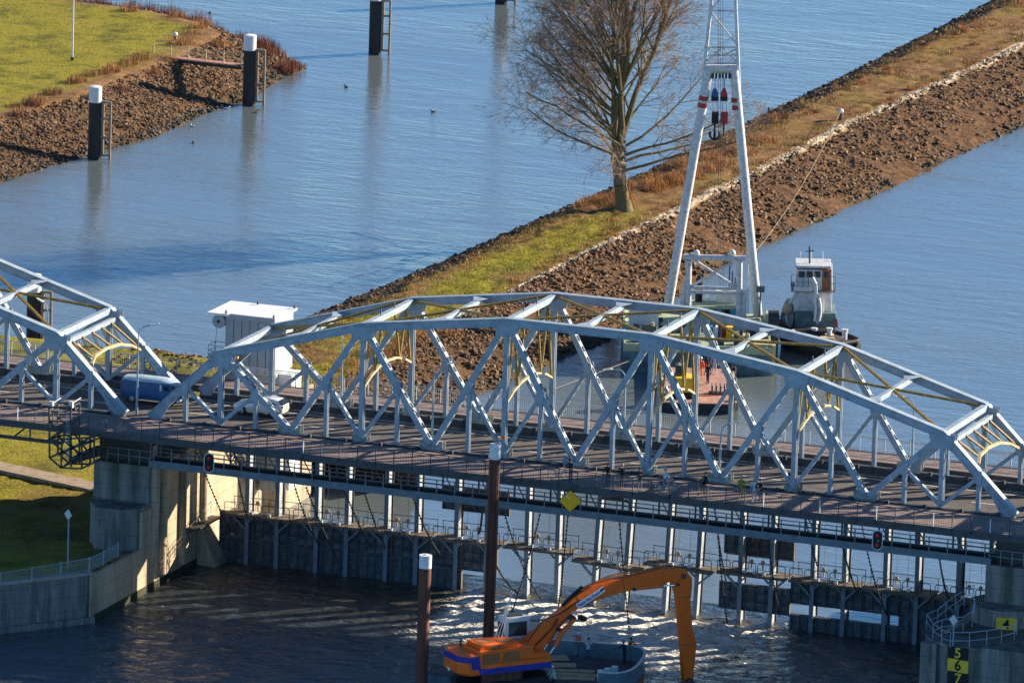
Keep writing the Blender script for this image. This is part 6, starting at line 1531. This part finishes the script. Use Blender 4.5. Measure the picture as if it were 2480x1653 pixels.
for i in range(n): j_ = (i+1) % n; mb.add([a[i], a[j_], b[j_], b[i], d2[i], d2[j_], c2[j_], c2[i]], [(0, 1, 2, 3), (4, 7, 6, 5), (3, 2, 6, 7), (0, 4, 5, 1)])
mb.build('bulwark', 'hull', t, world=False)
mb = MB()
for i in range(n): j_ = (i+1) % n; mb.tube(a[i]+V(0, 0, .2), a[j_]+V(0, 0, .2), .16, n=6)
mb.build('rubbing_strake', 'black', t, world=False)
for i in range(0, n, 2):
    q = MB(); c3 = a[i]+V(0, 0, -.35); dv = V(c3.x, c3.y, 0).normalized(); q.tube(c3+dv*.02, c3+dv*.25, .42, n=12); q.build('tyre_fender', 'rubber', t, world=False)
# superstructure is aligned with the view like in the photo: rotate back
def tl(px, py, yl): return Matrix.Rotation(-th, 3, 'Z')@(onp(px, py, TO+FW*yl, FW)-TO)
Rv = Matrix.Rotation(crz-th, 3, 'Z')
def vbox(px0, px1, py_top, py_bot, y0, dpt, name, m, par, bev=.05, turn=0):
    a = onp(px0, py_top, TO+FW*y0, FW); b = onp(px1, py_bot, TO+FW*y0, FW); A_, B_3 = Matrix.Rotation(-th, 3, 'Z')@(a-TO), Matrix.Rotation(-th, 3, 'Z')@(b-TO)
    w_ = (b-a).dot(RT); zc = (a.z+b.z)/2-TO.z; cen = Matrix.Rotation(-th, 3, 'Z')@((a+RT*w_/2+FW*dpt/2)-TO); cen.z = zc
    Mx = Rv if not turn else Matrix.Rotation(crz-th+turn, 3, 'Z')
    return MB().box(cen, (w_, dpt, abs(a.z-b.z)), M=Mx).build(name, m, par, world=False, bevel=bev)
vbox(1926, 2022, 756, 822, 1.0, 4.5, 'deck_house', 'hullgreen', t)
vbox(1924, 2014, 706, 758, 1.6, 3.4, 'lower_cabin', 'greywhite', t)
wh = vbox(1929, 1990, 652, 708, 2.0, 2.8, 'wheelhouse', 'offwhite', t)
vbox(1990, 2011, 652, 708, 2.02, 2.7, 'side_wall', 'woodbrown', wh, .02); 
vbox(1994, 2006, 660, 705, 1.98, .04, 'door', 'woodbrown', wh, .0)
vbox(1996, 2003, 659, 672, 1.93, .05, 'door_window', 'glass', wh, .0)
vbox(1926, 2014, 643, 651, 1.8, 3.3, 'roof', 'greywhite', wh, .08)
for x in (1935, 1954, 1973): vbox(x, x+14, 657, 672, 1.93, .06, 'window', 'glass', wh, .0)
vbox(1917, 2022, 706, 709, 1.2, 4.2, 'bridge_deck', 'darksteel', t, .0)
mb = MB()
for py_ in (666, 683, 700):
    mb.tube(tl(1917, py_, 1.2), tl(1968, py_, 1.2), .025, n=4); mb.tube(tl(2012, py_+4, 1.2), tl(2023, py_+4, 1.2), .025, n=4)
for x in (1917, 1930, 1945, 1958, 1968, 2012, 2023): mb.tube(tl(x, 666, 1.2), tl(x, 707, 1.2), .03, n=5)
mb.build('bridge_rail', 'darksteel', t, world=False)
vbox(1922, 1967, 694, 706, 1.05, .05, 'name_banner', 'offwhite', t, .0)
mb = MB()
for i in range(9): mb.tube(tl(1995, 712+i*5.0, .8), tl(2012, 712+i*5.0, .8), .03, n=4)
mb.tube(tl(1995, 710, .8), tl(1995, 756, .8), .03, n=4); mb.tube(tl(2012, 710, .8), tl(2014, 756, .8), .03, n=4); mb.build('ladder', 'offwhite', t, world=False)
mb = MB(); mb.tube(tl(1961, 645, 3), tl(1961, 596, 3), .09, n=6); mb.tube(tl(1950, 609, 3), tl(1973, 608, 3), .04, n=5); mb.tube(tl(1968, 609, 3), tl(1968, 604, 3), .05, n=5); mb.build('mast', 'darksteel', t, world=False)
mb = MB()
for x in (1939, 1993, 1965): mb.tube(tl(x, 645, 2.5), tl(x, 609, 2.5), .025, n=4)
mb.tube(tl(2015, 705, 2), tl(2014, 638, 2), .05, n=6); mb.tube(tl(1998, 632, 2), tl(2030, 634, 2), .04, n=4); mb.build('antenna', 'white', t, world=False)
# exhaust pipe with bend, raised dinghy, crescent bow plates
mb = MB(); mb.path([tl(1967, 672, .6), tl(1975, 688, .6), tl(1976, 712, .6)], .16, 8); mb.build('exhaust_pipe', 'offwhite', t, world=False)
def crescent(px_c, y0, y1, w_, yl, m1, m2, name, bulge):
    N = 12; L_r, R_r = [], []
    rings = []
    for i in range(N+1):
        s = i/N; py = y0+(y1-y0)*s; ww = w_*math.sin(math.pi*min(1, .08+s*.92))**.7
        xa = px_c-bulge*math.sin(math.pi*s)-ww/2; cen = tl(xa+ww/2, py, yl); e = tl(xa, py, yl); e2 = tl(xa+ww, py, yl); back = (Rv@V(0, 1, 0))*(.9*math.sin(math.pi*s)+.05)
        rings.append([e, (e+cen)/2+back*.8, cen+back, (cen+e2)/2+back*.8, e2, cen+back*.35])
    o = MB().loft(rings).build(name, m1, t, world=False, smooth=True); return o
crescent(1979, 712, 786, 24, .4, 'greywhite', 'hull', 'dinghy', -2); 
mb = MB(); mb.path([tl(1972+4*math.sin(q_/10*3.14), 722+q_*5.5, .3) for q_ in range(11)], .09, 6); mb.path([tl(1984+4*math.sin(q_/10*3.14), 722+q_*5.5, .3) for q_ in range(11)], .09, 6); mb.build('dinghy_rim', 'white', t, world=False)
crescent(1912, 722, 806, 30, 2.2, 'greywhite', 'hull', 'bow_plate', 5)
mb = MB(); mb.path([tl(1924-22*math.sin(q_/12*3.14)*.9, 716+q_*8, 2.0) for q_ in range(13)], .13, 6); mb.build('bow_rim', 'offwhite', t, world=False)
MB().ball(tuple(tl(1907, 748, 1.9)), .48, n=12).build('rope_fender', 'tan', t, world=False, smooth=True)
for x, y in ((1925, 802), (1972, 797), (2009, 797), (2046, 800)):
    q = MB(); c3 = tl(x, y, -1.2); q.tube(c3-V(0, 0, .8), c3, .22, n=10); q.lathe(c3, [(.3, 0), (.3, .12)], 12); q.build('bollard', 'offwhite', t, world=False)
vbox(1925, 1998, 800, 820, -1.5, 1.5, 'towing_gear', 'black', t); vbox(1985, 2020, 818, 828, -2.5, 2, 'hatch', 'cream', t)
mb = MB(); mb.tube(onp(1878, 778, TO+FW*2, FW), onp(1905, 750, TO+FW*2, FW), .05, n=5); mb.tube(onp(1878, 783, TO+FW*2, FW), onp(1906, 757, TO+FW*2, FW), .05, n=5); tag(mb.build('mooring_rope', 'hullgreen'), 'pair of slack ropes between the crane pontoon and the tug bow', 'rope')
mb = MB(); mb.tube(tl(2023, 770, 0), tl(2024, 800, 0), .03, n=4); mb.prism([tl(2024, 768, 0), tl(2028, 775, 0), tl(2030, 795, 0), tl(2023, 790, 0)], (.02, .02, 0)); mb.build('flag', 'red', t, world=False)
